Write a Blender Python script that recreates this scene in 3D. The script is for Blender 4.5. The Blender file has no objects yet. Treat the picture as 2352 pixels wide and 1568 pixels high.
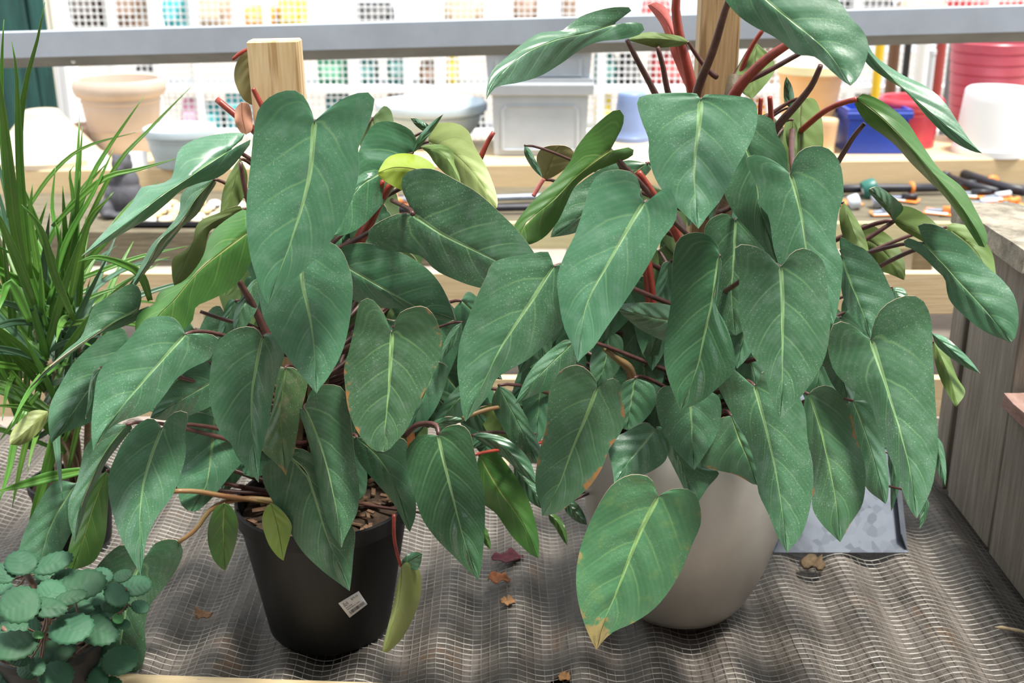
import bpy, bmesh, math, random
from mathutils import Vector, Matrix, noise
random.seed(7)

# ------------------------------------------------------------------ camera, world, sun, exposure
scene = bpy.context.scene
C = scene.collection
F = 2750.0; CX, CY = 1176.0, 784.0; PITCH = math.radians(19.5); CAMH = 1.0
cam_d = bpy.data.cameras.new('camera'); cam = bpy.data.objects.new('camera', cam_d); C.objects.link(cam)
cam.location = (0, 0, CAMH); cam.rotation_euler = (math.pi/2 - PITCH, 0, 0)
cam_d.sensor_width = 36.0; cam_d.lens = 36.0*F/2352.0; cam_d.clip_start = 0.02; cam_d.clip_end = 200
cam_d.dof.use_dof = True; cam_d.dof.focus_distance = 1.46; cam_d.dof.aperture_fstop = 7.5
scene.camera = cam
world = bpy.data.worlds.new('world'); scene.world = world; world.use_nodes = True
bgn = world.node_tree.nodes['Background']
bgn.inputs[0].default_value = (0.90, 0.96, 1.0, 1); bgn.inputs[1].default_value = 0.8
sun_d = bpy.data.lights.new('sun', 'SUN'); sun = bpy.data.objects.new('sun', sun_d); C.objects.link(sun)
sun_d.energy = 3.6; sun_d.angle = math.radians(10); sun_d.color = (1.0, 0.96, 0.88)
sun.rotation_euler = (math.radians(8), math.radians(13), 0)
vs = scene.view_settings
vs.view_transform = 'Standard'; vs.look = 'None'; vs.gamma = 1.0; vs.use_curve_mapping = False; vs.exposure = 1.02

# ------------------------------------------------------------------ pixel -> place helpers
FW = Vector((0, math.cos(PITCH), -math.sin(PITCH))); UP = Vector((0, math.sin(PITCH), math.cos(PITCH))); O = Vector((0, 0, CAMH))
def ray(px, py): return FW + Vector((1, 0, 0))*((px-CX)/F) + UP*((CY-py)/F)
def atY(px, py, Y): d = ray(px, py); return O + d*(Y/d.y)
def atZ(px, py, z): d = ray(px, py); return O + d*((z-CAMH)/d.z)
def depth(p): return (p-O).dot(FW)
def P(s): return [tuple(float(v) for v in q.split(',')) for q in s.split()]

# ------------------------------------------------------------------ object helpers
def tag(o, label=None, cat=None, group=None, kind=None):
    if label: o['label'] = label
    if cat: o['category'] = cat
    if group: o['group'] = group
    if kind: o['kind'] = kind
    return o
def empty(name, loc, label=None, cat=None, group=None, kind=None):
    o = bpy.data.objects.new(name, None); C.objects.link(o); o.location = loc; o.empty_display_size = .05
    return tag(o, label, cat, group, kind)
def link(name, me, mats, parent=None, smooth=False):
    if not isinstance(mats, (list, tuple)): mats = [mats]
    o = bpy.data.objects.new(name, me); C.objects.link(o)
    for m in mats:
        if m.name not in [x.name for x in me.materials if x]: me.materials.append(m)
    if smooth: me.polygons.foreach_set('use_smooth', [True]*len(me.polygons))
    if parent is not None:
        o.parent = parent
        loc = Vector((0, 0, 0)); q = parent
        while q is not None: loc += Vector(q.location); q = q.parent
        o.location = -loc            # meshes are written in world coordinates
    return o
def pyd(name, v, f):
    me = bpy.data.meshes.new(name); me.from_pydata([tuple(x) for x in v], [], f); me.update(); return me
def bmo(name, bm, mats, parent=None, smooth=False):
    me = bpy.data.meshes.new(name); bm.to_mesh(me); bm.free(); return link(name, me, mats, parent, smooth)
def bbox(bm, x0, x1, y0, y1, z0, z1, M=None):
    vs_ = [bm.verts.new(Vector(p) if M is None else M @ Vector(p)) for p in
           ((x0,y0,z0),(x1,y0,z0),(x1,y1,z0),(x0,y1,z0),(x0,y0,z1),(x1,y0,z1),(x1,y1,z1),(x0,y1,z1))]
    for q in ((0,3,2,1),(4,5,6,7),(0,1,5,4),(1,2,6,5),(2,3,7,6),(3,0,4,7)): bm.faces.new([vs_[i] for i in q])
    return vs_
def box(name, x0, x1, y0, y1, z0, z1, mat, parent=None, bev=.002, M=None):
    bm = bmesh.new(); bbox(bm, x0, x1, y0, y1, z0, z1, M)
    if bev: bmesh.ops.bevel(bm, geom=bm.edges[:], offset=bev, segments=1, affect='EDGES')
    return bmo(name, bm, mat, parent)
def tube_geo(pts, rad, n=8, cap=True):
    pts = [Vector(p) for p in pts]; m = len(pts)
    if not isinstance(rad, (list, tuple)): rad = [rad]*m
    v, f = [], []; prev = None
    for i, p in enumerate(pts):
        t = (pts[min(i+1, m-1)] - pts[max(i-1, 0)]).normalized()
        if prev is None:
            a = Vector((0,0,1)) if abs(t.z) < .9 else Vector((1,0,0)); prev = t.cross(a).normalized()
        prev = (prev - t*prev.dot(t)).normalized(); b = t.cross(prev)
        for k in range(n):
            a = 2*math.pi*k/n; v.append(p + (prev*math.cos(a) + b*math.sin(a))*rad[i])
    for i in range(m-1):
        for k in range(n): f.append((i*n+k, i*n+(k+1)%n, (i+1)*n+(k+1)%n, (i+1)*n+k))
    if cap: f.append(tuple(range(n))[::-1]); f.append(tuple((m-1)*n+k for k in range(n)))
    return v, f
def tube(name, pts, rad, mat, parent=None, n=8): return link(name, pyd(name, *tube_geo(pts, rad, n)), mat, parent, True)
def crom(pts, n):
    """smooth curve through pts (tuples of any length), n samples even in length"""
    m = len(pts)
    if m == 2: dense = [tuple(a+(b-a)*i/30 for a, b in zip(*pts)) for i in range(31)]
    else:
        dense = []
        for i in range(m-1):
            p0, p1, p2, p3 = pts[max(i-1,0)], pts[i], pts[i+1], pts[min(i+2,m-1)]
            for k in range(12):
                t = k/12
                dense.append(tuple(.5*(2*b + (c-a)*t + (2*a-5*b+4*c-d)*t*t + (3*b-a-3*c+d)*t**3) for a, b, c, d in zip(p0, p1, p2, p3)))
        dense.append(pts[-1])
    L = [0]
    for a, b in zip(dense, dense[1:]): L.append(L[-1] + math.dist(a, b))
    out = []; j = 0
    for i in range(n):
        s = L[-1]*i/(n-1)
        while j < len(L)-2 and L[j+1] < s: j += 1
        t = (s-L[j])/max(L[j+1]-L[j], 1e-9); t = min(max(t, 0), 1)
        out.append(tuple(a+(b-a)*t for a, b in zip(dense[j], dense[j+1])))
    return out
def lathe(name, prof, mat, parent=None, c=(0,0,0), n=48, M=None, smooth=True):
    v, f = [], []; c = Vector(c)
    for r, z in prof:
        for k in range(n):
            a = 2*math.pi*k/n; p = Vector((r*math.cos(a), r*math.sin(a), z))
            v.append((M @ p if M is not None else p) + c)
    for i in range(len(prof)-1):
        for k in range(n): f.append((i*n+k, i*n+(k+1)%n, (i+1)*n+(k+1)%n, (i+1)*n+k))
    if prof[0][0] > 1e-4: f.append(tuple(range(n))[::-1])
    if prof[-1][0] > 1e-4: f.append(tuple((len(prof)-1)*n+k for k in range(n)))
    o = link(name, pyd(name, v, f), mat, parent, smooth)
    md = o.modifiers.new('edge', 'EDGE_SPLIT'); md.split_angle = math.radians(42)
    return o

# ------------------------------------------------------------------ materials
MATS = {}
def mat(name, col, rough=.6, spec=.5, metal=0.0, var=0.0, scale=20.0, bump=0.0, col2=None, stretch=None, emit=None):
    if name in MATS: return MATS[name]
    m = bpy.data.materials.new(name); m.use_nodes = True; nt = m.node_tree; b = nt.nodes['Principled BSDF']
    b.inputs['Base Color'].default_value = (*col, 1); b.inputs['Roughness'].default_value = rough
    b.inputs['Specular IOR Level'].default_value = spec; b.inputs['Metallic'].default_value = metal
    if var or col2 or bump:
        tc = nt.nodes.new('ShaderNodeTexCoord'); mp = nt.nodes.new('ShaderNodeMapping'); nz = nt.nodes.new('ShaderNodeTexNoise')
        geo = nt.nodes.new('ShaderNodeNewGeometry')
        nt.links.new(geo.outputs['Position'], mp.inputs[0])
        if stretch: mp.inputs['Scale'].default_value = stretch
        nz.inputs['Scale'].default_value = scale; nz.inputs['Detail'].default_value = 6; nz.inputs['Roughness'].default_value = .65
        nt.links.new(mp.outputs[0], nz.inputs['Vector'])
        cr = nt.nodes.new('ShaderNodeValToRGB'); cr.color_ramp.elements[0].position = .32; cr.color_ramp.elements[1].position = .68
        c2 = col2 or tuple(min(1, c*(1+var)) for c in col); c1 = col if col2 else tuple(c*(1-var) for c in col)
        cr.color_ramp.elements[0].color = (*c1, 1); cr.color_ramp.elements[1].color = (*c2, 1)
        nt.links.new(nz.outputs['Fac'], cr.inputs[0]); nt.links.new(cr.outputs[0], b.inputs['Base Color'])
        if bump:
            bp = nt.nodes.new('ShaderNodeBump'); bp.inputs['Strength'].default_value = bump; bp.inputs['Distance'].default_value = .01
            nt.links.new(nz.outputs['Fac'], bp.inputs['Height']); nt.links.new(bp.outputs[0], b.inputs['Normal'])
    MATS[name] = m; return m

class NT:
    """tiny node wiring helper"""
    def __init__(s, m): s.nt = m.node_tree
    def n(s, t, **kw):
        x = s.nt.nodes.new(t)
        for k, v in kw.items(): setattr(x, k, v)
        return x
    def l(s, a, b): s.nt.links.new(a, b)
    def m(s, op, a, b=None, c=None):
        x = s.nt.nodes.new('ShaderNodeMath'); x.operation = op
        for i, q in enumerate((a, b, c)):
            if q is None: continue
            if isinstance(q, (int, float)): x.inputs[i].default_value = q
            else: s.nt.links.new(q, x.inputs[i])
        return x.outputs[0]
    def mix(s, fac, a, b):
        x = s.nt.nodes.new('ShaderNodeMix'); x.data_type = 'RGBA'
        for sock, q in ((x.inputs[0], fac), (x.inputs[6], a), (x.inputs[7], b)):
            if isinstance(q, (int, float)): sock.default_value = q
            elif isinstance(q, tuple): sock.default_value = (*q, 1)
            else: s.nt.links.new(q, sock)
        return x.outputs[2]
    def ramp(s, x, a, b):
        r = s.nt.nodes.new('ShaderNodeMapRange'); r.interpolation_type = 'SMOOTHSTEP'; r.inputs[1].default_value = a; r.inputs[2].default_value = b
        s.nt.links.new(x, r.inputs[0]); return r.outputs[0]

def leaf_mat(name, c1, c2, vein, rough=.36, veins=4.6, veinw=.03, dust=.35, edge=None, edge_amt=0.0, tip=0.0, trans=.18, quilt=.5, vamt=.26, tcol=None, mott=None):
    m = bpy.data.materials.new(name); m.use_nodes = True; t = NT(m); nt = t.nt
    b = nt.nodes['Principled BSDF']; out = nt.nodes['Material Output']
    uv = t.n('ShaderNodeUVMap'); sep = t.n('ShaderNodeSeparateXYZ'); t.l(uv.outputs[0], sep.inputs[0])
    au = t.m('MULTIPLY', t.m('ABSOLUTE', t.m('SUBTRACT', sep.outputs[0], .5)), 2.0)      # 0 midrib .. 1 margin
    sd = t.m('GREATER_THAN', sep.outputs[0], .5)
    v = sep.outputs[1]
    geo = t.n('ShaderNodeNewGeometry'); oi = t.n('ShaderNodeObjectInfo')
    pos = geo.outputs['Position']
    n1 = t.n('ShaderNodeTexNoise'); n1.inputs['Scale'].default_value = 16; n1.inputs['Detail'].default_value = 4; t.l(pos, n1.inputs['Vector'])
    n2 = t.n('ShaderNodeTexNoise'); n2.inputs['Scale'].default_value = 650; n2.inputs['Detail'].default_value = 2; t.l(pos, n2.inputs['Vector'])
    n3 = t.n('ShaderNodeTexNoise'); n3.inputs['Scale'].default_value = 60; n3.inputs['Detail'].default_value = 5; t.l(pos, n3.inputs['Vector'])
    col = t.mix(t.ramp(n1.outputs['Fac'], .3, .7), c1, c2)
    hs = t.n('ShaderNodeHueSaturation'); t.l(col, hs.inputs['Color'])
    t.l(t.m('ADD', t.m('MULTIPLY', oi.outputs['Random'], .022), .489), hs.inputs['Hue'])
    t.l(t.m('ADD', t.m('MULTIPLY', oi.outputs['Random'], .5), .76), hs.inputs['Value']); col = hs.outputs[0]
    if mott: col = t.mix(t.m('MULTIPLY', t.ramp(n3.outputs['Fac'], .5, .7), .6), col, mott)
    # side veins: sweep forward from the midrib, spacing grows irregular through noise
    ph = t.m('ADD', t.m('SUBTRACT', t.m('MULTIPLY', v, veins), t.m('MULTIPLY', t.m('POWER', au, 1.25), 1.15)), t.m('MULTIPLY', sd, .37))
    ph = t.m('ADD', ph, t.m('MULTIPLY', n1.outputs['Fac'], .25))
    fr = t.m('ABSOLUTE', t.m('SUBTRACT', t.m('FRACT', t.m('ADD', ph, 8.0)), .5))           # 0 on a vein
    fine = t.m('ABSOLUTE', t.m('SUBTRACT', t.m('FRACT', t.m('MULTIPLY', t.m('ADD', ph, 8.0), 5.0)), .5))
    side = t.m('MULTIPLY', t.m('SUBTRACT', 1.0, t.ramp(fr, .012, .05)), t.m('SUBTRACT', 1.0, t.ramp(au, .35, .97)))
    finev = t.m('MULTIPLY', t.m('SUBTRACT', 1.0, t.ramp(fine, .05, .35)), .06)
    mw = t.m('MULTIPLY', t.m('SUBTRACT', 1.12, v), veinw*1.6)
    mid = t.m('LESS_THAN', au, mw)
    col = t.mix(t.m('MULTIPLY', side, vamt), col, vein)
    col = t.mix(finev, col, vein)
    col = t.mix(t.m('MULTIPLY', mid, .85), col, vein)
    dn = t.m('MULTIPLY', t.m('MULTIPLY', t.ramp(n2.outputs['Fac'], .60, .72), t.ramp(n1.outputs['Fac'], .35, .62)), dust)
    col = t.mix(dn, col, (.62, .70, .68))
    col = t.mix(t.m('MULTIPLY', t.m('ADD', t.ramp(n3.outputs['Fac'], .45, .75), .45), dust*.22), col, (.46, .56, .54))
    if edge_amt:
        e = t.ramp(t.m('ADD', au, t.m('MULTIPLY', t.m('SUBTRACT', n3.outputs['Fac'], .5), .9)), 1.12-edge_amt, 1.22-edge_amt)
        col = t.mix(e, col, edge)
    if tip:
        e = t.ramp(t.m('ADD', v, t.m('MULTIPLY', t.m('SUBTRACT', n3.outputs['Fac'], .5), .5)), 1.0-tip, 1.05-tip)
        col = t.mix(e, col, edge)
    t.l(col, b.inputs['Base Color']); b.inputs['Roughness'].default_value = rough
    t.l(t.m('ADD', rough, t.m('MULTIPLY', n3.outputs['Fac'], .12)), b.inputs['Roughness'])
    b.inputs['Specular IOR Level'].default_value = .7
    # quilting between the veins + groove of the midrib
    hgt = t.m('ADD', t.m('MULTIPLY', t.m('MULTIPLY', t.ramp(fr, .0, .5), t.m('SUBTRACT', 1.0, au)), 1.0), t.m('MULTIPLY', n3.outputs['Fac'], .25))
    n4 = t.n('ShaderNodeTexNoise'); n4.inputs['Scale'].default_value = 330; n4.inputs['Detail'].default_value = 2; t.l(pos, n4.inputs['Vector'])
    hgt = t.m('ADD', hgt, t.m('MULTIPLY', t.m('MULTIPLY', n4.outputs['Fac'], t.ramp(n1.outputs['Fac'], .38, .66)), .16))
    hgt = t.m('SUBTRACT', hgt, t.m('MULTIPLY', mid, .5))
    bp = t.n('ShaderNodeBump'); bp.inputs['Strength'].default_value = quilt; bp.inputs['Distance'].default_value = .003
    t.l(hgt, bp.inputs['Height']); t.l(bp.outputs[0], b.inputs['Normal'])
    tr = t.n('ShaderNodeBsdfTranslucent'); tr.inputs[0].default_value = (*(tcol or (.16, .30, .05)), 1)
    mx = t.n('ShaderNodeMixShader'); mx.inputs[0].default_value = trans
    t.l(b.outputs[0], mx.inputs[1]); t.l(tr.outputs[0], mx.inputs[2]); t.l(mx.outputs[0], out.inputs[0])
    MATS[name] = m; return m

BROWN = (.34, .17, .06)
M_top = leaf_mat('philodendron leaf', (.034,.130,.056), (.055,.175,.080), (.24,.42,.17), rough=.30, trans=.08, quilt=.5)
M_gloss = leaf_mat('glossy philodendron leaf', (.034,.12,.052), (.048,.15,.066), (.26,.42,.19), rough=.17, dust=.12, quilt=.9, trans=.08)
M_young = leaf_mat('fresh philodendron leaf', (.060,.19,.040), (.090,.24,.050), (.38,.46,.14), rough=.28, dust=.05, trans=.3, quilt=.3)
M_lime = leaf_mat('new lime leaf', (.30,.42,.04), (.36,.48,.06), (.5,.5,.12), rough=.2, dust=0, trans=.3, quilt=.2, tcol=(.4,.5,.05))
M_edge = leaf_mat('browned margin leaf', (.040,.132,.056), (.060,.17,.075), (.24,.42,.15), edge=BROWN, edge_amt=.13, trans=.08, rough=.3, quilt=.55)
M_tip = leaf_mat('dead tip leaf', (.042,.14,.055), (.06,.17,.07), (.24,.42,.14), edge=(.30,.24,.10), edge_amt=.08, tip=.19, dust=.2, mott=(.09,.21,.05), rough=.25, trans=.08, quilt=.9)
M_blem = leaf_mat('blemished leaf', (.05,.14,.05), (.09,.19,.06), (.24,.38,.12), edge=(.34,.22,.08), edge_amt=.10, tip=.10, mott=(.20,.20,.07))
M_under = leaf_mat('leaf underside', (.15,.24,.06), (.20,.30,.08), (.15,.10,.05), rough=.5, dust=0, trans=.35, quilt=.22, vamt=.25, tcol=(.25,.36,.06))
M_underdk = leaf_mat('mature leaf underside', (.075,.14,.045), (.10,.17,.055), (.15,.16,.06), rough=.5, dust=0, trans=.10, quilt=.4, vamt=.25)
M_underlime = leaf_mat('pale leaf underside', (.34,.42,.13), (.40,.47,.17), (.24,.25,.09), rough=.45, dust=0, trans=.35, quilt=.3, vamt=.35, tcol=(.34,.42,.10))
M_undertan = leaf_mat('tan leaf underside', (.44,.40,.19), (.50,.45,.22), (.36,.14,.06), rough=.4, dust=0, trans=.5, quilt=.3, vamt=.5, tcol=(.75,.62,.22))
M_rim = mat('leaf margin', (.48,.36,.26), .6)
M_petred = mat('red petiole', (.28,.045,.03), .35, var=.3, scale=60)
M_petdark = mat('dark petiole', (.085,.035,.03), .4, var=.4, scale=50)
M_petgreen = mat('olive petiole', (.22,.17,.07), .4, col2=(.26,.10,.04), scale=12)
M_pink = mat('pink sheath', (.75,.22,.20), .35, var=.15, scale=30)
M_stem = mat('philodendron stem', (.06,.045,.02), .6, col2=(.12,.08,.035), scale=30, bump=.3)
M_blackpot = mat('black nursery plastic', (.006,.0065,.007), .5, spec=.3, col2=(.015,.016,.017), scale=9, stretch=(3,3,.4))
M_soil = mat('potting soil', (.035,.022,.014), .95, col2=(.10,.06,.035), scale=90, bump=.8)
M_bark = mat('bark chips', (.16,.09,.05), .9, var=.5, scale=80)
M_white = mat('white paper', (.86,.87,.92), .5)
M_ink = mat('label ink', (.06,.06,.08), .6)

# ================================================================== STRUCTURE
def concrete_ground():
    m = mat('ground', (.26,.22,.19), .9, col2=(.40,.35,.30), scale=3, bump=.2)
    bm = bmesh.new(); bbox(bm, -9, 9, -2.5, 16, -.75, -.65); tag(bmo('floor', bm, m), kind='structure')
concrete_ground()
def front_fill_blocker():  # added unseen boards behind the camera, block low front fill light
    m = mat('light blocker boards', (.16,.12,.09), .8, col2=(.24,.19,.15), scale=6, stretch=(1,1,12), bump=.2)
    w = empty('fill_blocker_back', (0, -1.9, -.65), kind='structure')
    n = 22
    for k in range(n): box('board', -7, 7, -1.93+.004*(k % 2), -1.90+.004*(k % 2), -.65+k*.15, -.65+k*.15+.146, m, w, .003)
    e = empty('fill_blocker_top', (0, -1.2, 2.65), kind='structure')  # added unseen overhang, blocks fill light from higher in front
    for k in range(9): box('board', -7, 7, -1.93+k*.17, -1.93+k*.17+.166, 2.65, 2.68, m, e, .003)
front_fill_blocker()

M_pine = mat('pale pine board', (.62,.45,.25), .65, col2=(.74,.57,.35), scale=7, stretch=(1.2,8,22), bump=.1)
M_pinefront = mat('weathered pine rail', (.45,.34,.19), .6, col2=(.58,.46,.28), scale=8, stretch=(1,8,26), bump=.15)
M_oldwood = mat('old dark wood', (.09,.075,.05), .85, col2=(.20,.17,.11), scale=10, stretch=(1,8,14), bump=.4)

# ---- the display bench: corrugated sheet on timber
def corr_mat():
    m = bpy.data.materials.new('dirty corrugated sheet'); m.use_nodes = True; t = NT(m); b = t.nt.nodes['Principled BSDF']
    geo = t.n('ShaderNodeNewGeometry'); pos = geo.outputs['Position']
    def nz(sc, det, st):
        mp = t.n('ShaderNodeMapping'); mp.inputs['Scale'].default_value = st; t.l(pos, mp.inputs[0])
        x = t.n('ShaderNodeTexNoise'); x.inputs['Scale'].default_value = sc; x.inputs['Detail'].default_value = det; x.inputs['Roughness'].default_value = .65
        t.l(mp.outputs[0], x.inputs['Vector']); return x.outputs['Fac']
    a = nz(4, 5, (3, .7, 1)); c = nz(30, 6, (1, .35, 1)); d = nz(9, 4, (1, 1, 1))
    col = t.mix(t.ramp(a, .3, .7), (.050,.041,.033), (.150,.127,.108))
    col = t.mix(t.ramp(c, .52, .75), col, (.028,.024,.018))
    col = t.mix(t.m('MULTIPLY', t.ramp(d, .58, .72), .6), col, (.13,.065,.025))
    t.l(col, b.inputs['Base Color']); b.inputs['Roughness'].default_value = .6
    bp = t.n('ShaderNodeBump'); bp.inputs['Strength'].default_value = .25; bp.inputs['Distance'].default_value = .004; t.l(c, bp.inputs['Height']); t.l(bp.outputs[0], b.inputs['Normal'])
    return m
PER = .106; AMP = .013
def corr(x, y): return AMP*math.sin(2*math.pi*(x - .06*(y-1.6))/PER + 1.35) - AMP
bench = empty('display_bench', (0, 1.85, -.65), 'low slatted-back nursery bench topped with dirty corrugated sheet under wire mesh', 'bench')
def build_bench():
    v, f = [], []; x0, x1, y0, y1 = -1.45, 1.35, 1.385, 2.34; nx, ny = 320, 60
    hole = (atZ(1262, 1520, 0), atZ(1310, 1556, 0))
    for j in range(ny+1):
        for i in range(nx+1):
            x = x0+(x1-x0)*i/nx; y = y0+(y1-y0)*j/ny; v.append((x, y, corr(x, y)))
    for j in range(ny):
        for i in range(nx):
            x = x0+(x1-x0)*(i+.5)/nx; y = y0+(y1-y0)*(j+.5)/ny
            if hole[0].x < x < hole[1].x and hole[1].y < y < hole[0].y: continue
            f.append((j*(nx+1)+i, j*(nx+1)+i+1, (j+1)*(nx+1)+i+1, (j+1)*(nx+1)+i))
    o = link('corrugated_sheet', pyd('corrugated_sheet', v, f), corr_mat(), bench, True)
    md = o.modifiers.new('t', 'SOLIDIFY'); md.thickness = .002; md.offset = -1
    # timber under and around it
    a = atZ(270, 1543, .004); b = atZ(1010, 1569, .004)
    slope = (b.y-a.y)/(b.x-a.x)
    M = Matrix.Translation((a.x, a.y, 0)) @ Matrix.Rotation(math.atan(slope), 4, 'Z')
    box('front_rail', -.8, 2.1, -.04, 0, -.087, .003, M_pinefront, bench, .002, M)
    for z0, z1, nm in ((.0, .087, 'back_board'), (.229, .317, 'back_board')):
        box(nm, -1.45, 1.4, 2.345, 2.37, z0, z1, M_pine, bench, .002)
    for x in (-1.4, -.45, .62, 1.36): box('back_post', x-.02, x+.02, 2.37, 2.41, -.65, .317, M_pinefront, bench, .002)
    box('hole_shade_sheet', -1.4, 1.3, 1.40, 2.33, -.16, -.14, mat('painted hole shade', (.03,.025,.02), .9, var=.3, scale=8), bench, .003)  # dark sheet added below the hole; its colour stands in for shade
    for x in (-1.3, 0, 1.3):
        box('leg', x-.04, x+.04, 1.42, 1.5, -.65, -.06, M_pinefront, bench, .003)
        box('bearer', x-.02, x+.02, 1.40, 2.36, -.10, -.024, M_pinefront, bench, .003)
build_bench()
# ---- hardware cloth draped on the sheet
def wire_cloth():
    m = mat('galvanised wire', (.22,.21,.19), .5, metal=.3, var=.35, scale=25)
    v, f = [], []; sp = .0127; x0, x1, y0, y1 = -1.1, .86, 1.40, 2.33
    def z(x, y): return .0026 + .55*corr(x, y) + .003*noise.noise(Vector((x*7, y*7, 0)))
    def add(pts, r):
        b = len(v); vv, ff = tube_geo(pts, r, 3, False); v.extend(vv); f.extend(tuple(i+b for i in q) for q in ff)
    nx = int((x1-x0)/sp); ny = int((y1-y0)/sp)
    def w(x, y): return (x + .004*noise.noise(Vector((x*5, y*4, 3))) + .0012*noise.noise(Vector((x*60, y*25, 5))), y + .006*noise.noise(Vector((x*4, y*4, 9))) + .0012*noise.noise(Vector((x*25, y*60, 7))))
    for i in range(nx+1):
        x = x0+i*sp; pts = []
        for j in range(0, ny+1, 2):
            a, b = w(x - .02*(y0+j*sp-1.6), y0+j*sp); pts.append((a, b, z(a, b)))
        add(pts, .00055)
    for j in range(ny+1):
        y = y0+j*sp; pts = []
        for i in range(nx+1):
            a, b = w(x0+i*sp - .02*(y-1.6), y); pts.append((a, b, z(a, b)+.0007))
        add(pts, .00055)
    o = link('wire_mesh', pyd('wire_mesh', v, f), m, None)
    tag(o, 'square galvanised wire mesh draped over the corrugated bench top', 'wire mesh', kind='stuff')
wire_cloth()

# ---- far benches
SHZ = .106                                   # shelf with the big pots
def far_benches():
    el, er = atZ(0, 390, SHZ), atZ(2352, 362, SHZ)
    ang = math.atan2(er.y-el.y, er.x-el.x); M = Matrix.Translation(el) @ Matrix.Rotation(ang, 4, 'Z'); L = (er-el).length
    sh = empty('pot_shelf', (0, el.y+.6, -.65), 'raised pale plank shelf holding the large garden pots', 'shelf')
    n = 2
    for k in range(n): box('plank', -1.5, L+1.5, k*.27, k*.27+.265, -.025, 0, M_pine, sh, .003, M)
    box('front_board', -1.5, L+1.5, -.022, 0, -.108, 0, M_pine, sh, .003, M)
    for x in (-1, .9, 2.2, 3.6, L+1): box('leg', x-.045, x+.045, .02, .11, -.75, -.025, M_pinefront, sh, .003, M)
    tb = empty('tool_bench', (0, 4.2, -.65), 'rough old bench with hand tools spread on its boards', 'bench')
    TZ = .0
    for k in range(4):
        box('plank', -2.6, 2.7, 3.88+k*.19, 4.06+k*.19, -.03+.02, .05-.03, M_oldwood, tb, .004)
    box('front_board', -.05, 2.7, 3.855, 3.88, -.04, .05, mat('mossy pine', (.42,.40,.22), .8, col2=(.55,.47,.28), scale=5, stretch=(1,6,10), bump=.2), tb, .003)
    box('front_board', -2.6, -.06, 3.855, 3.88, -.10, .02, M_oldwood, tb, .003)
    for x in (-2.4, -1.1, .3, 1.3, 1.62, 2.5): box('leg', x-.045, x+.045, 3.88, 3.97, -.65, -.01, mat('bench leg', (.5,.42,.28), .7, var=.2, scale=8), tb, .003)
    return M, L
far_benches()
TBZ = .02
# ---- steel rail across the aisle
def rail():
    a, b = atY(0, 160, 3.3), atY(2352, 99, 3.3)
    p = empty('steel_rail', (0, 3.3, a.z), 'grey galvanised steel channel rail running behind both plants', 'rail')
    ang = math.atan2(b.z-a.z, b.x-a.x); M = Matrix.Translation(a) @ Matrix.Rotation(-ang, 4, 'Y')
    m = mat('galvanised steel', (.42,.47,.55), .45, metal=.25, var=.10, scale=5)
    L = (b-a).length; bm = bmesh.new()
    bbox(bm, -1.2, L+1.2, 0, .004, .030, .096, M)                # upright web facing us
    bbox(bm, -1.2, L+1.2, .004, .055, .092, .096, M)             # top flange
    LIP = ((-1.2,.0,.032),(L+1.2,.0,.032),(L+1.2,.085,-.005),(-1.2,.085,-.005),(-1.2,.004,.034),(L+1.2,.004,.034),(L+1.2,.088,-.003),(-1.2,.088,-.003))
    bmo('channel', bm, m, p)
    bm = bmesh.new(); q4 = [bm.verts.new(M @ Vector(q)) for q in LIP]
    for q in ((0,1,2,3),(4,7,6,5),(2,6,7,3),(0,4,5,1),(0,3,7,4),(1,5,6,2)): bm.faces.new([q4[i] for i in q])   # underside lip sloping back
    bmo('underside_lip', bm, mat('steel with painted shade', (.17,.18,.18), .7, var=.2, scale=6), p)  # shade under the rail is put into this darker base colour
    for px, py in ((168, 141), (752, 115), (2049, 84)):
        q = atY(px, py, 3.3+.04)
        bm = bmesh.new(); bmesh.ops.create_uvsphere(bm, u_segments=12, v_segments=8, radius=.0062, matrix=Matrix.Translation(q) @ Matrix.Diagonal((1,.5,1,1)))
        bmo('rivet', bm, mat('bright rivet', (.9,.95,.95), .3), p, True)
    for x in (-1.0, L+1.0):
        box('post', x-.03, x+.03, .055, .11, -1.4, .096, m, p, .003, M)
rail()
# ---- white wire fence
FY = 6.6
def fence():
    p = empty('wire_fence', (0, FY, -.65), 'white framed wire mesh fence behind the pot shelf', 'fence')
    wm = mat('white painted wire', (.88,.89,.90), .5)
    bm = bmesh.new(); sp = .034
    for i in range(-100, 101): bbox(bm, i*sp-.0035, i*sp+.0035, FY-.003, FY+.003, -.3, 1.1)
    for j in range(42): z = -.3+j*sp; bbox(bm, -3.4, 3.4, FY-.004, FY+.002, z-.0035, z+.0035)
    bmo('mesh_panel', bm, wm, p)
    for px in (268, 362, 455, 620, 812, 935, 1010, 1380, 1705, 1955, 2260):
        q = atY(px, 150, FY); w = .03 if px in (100, 812, 1010) else .02
        box('post', q.x-w, q.x+w, FY-.03, FY+.01, -.65, 1.15, wm, p, .003)
    for py in (205, 305):
        q = atY(1176, py, FY); box('rail', -3.4, 3.4, FY-.028, FY+.008, q.z-.02, q.z+.02, wm, p, .003)
fence()

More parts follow.
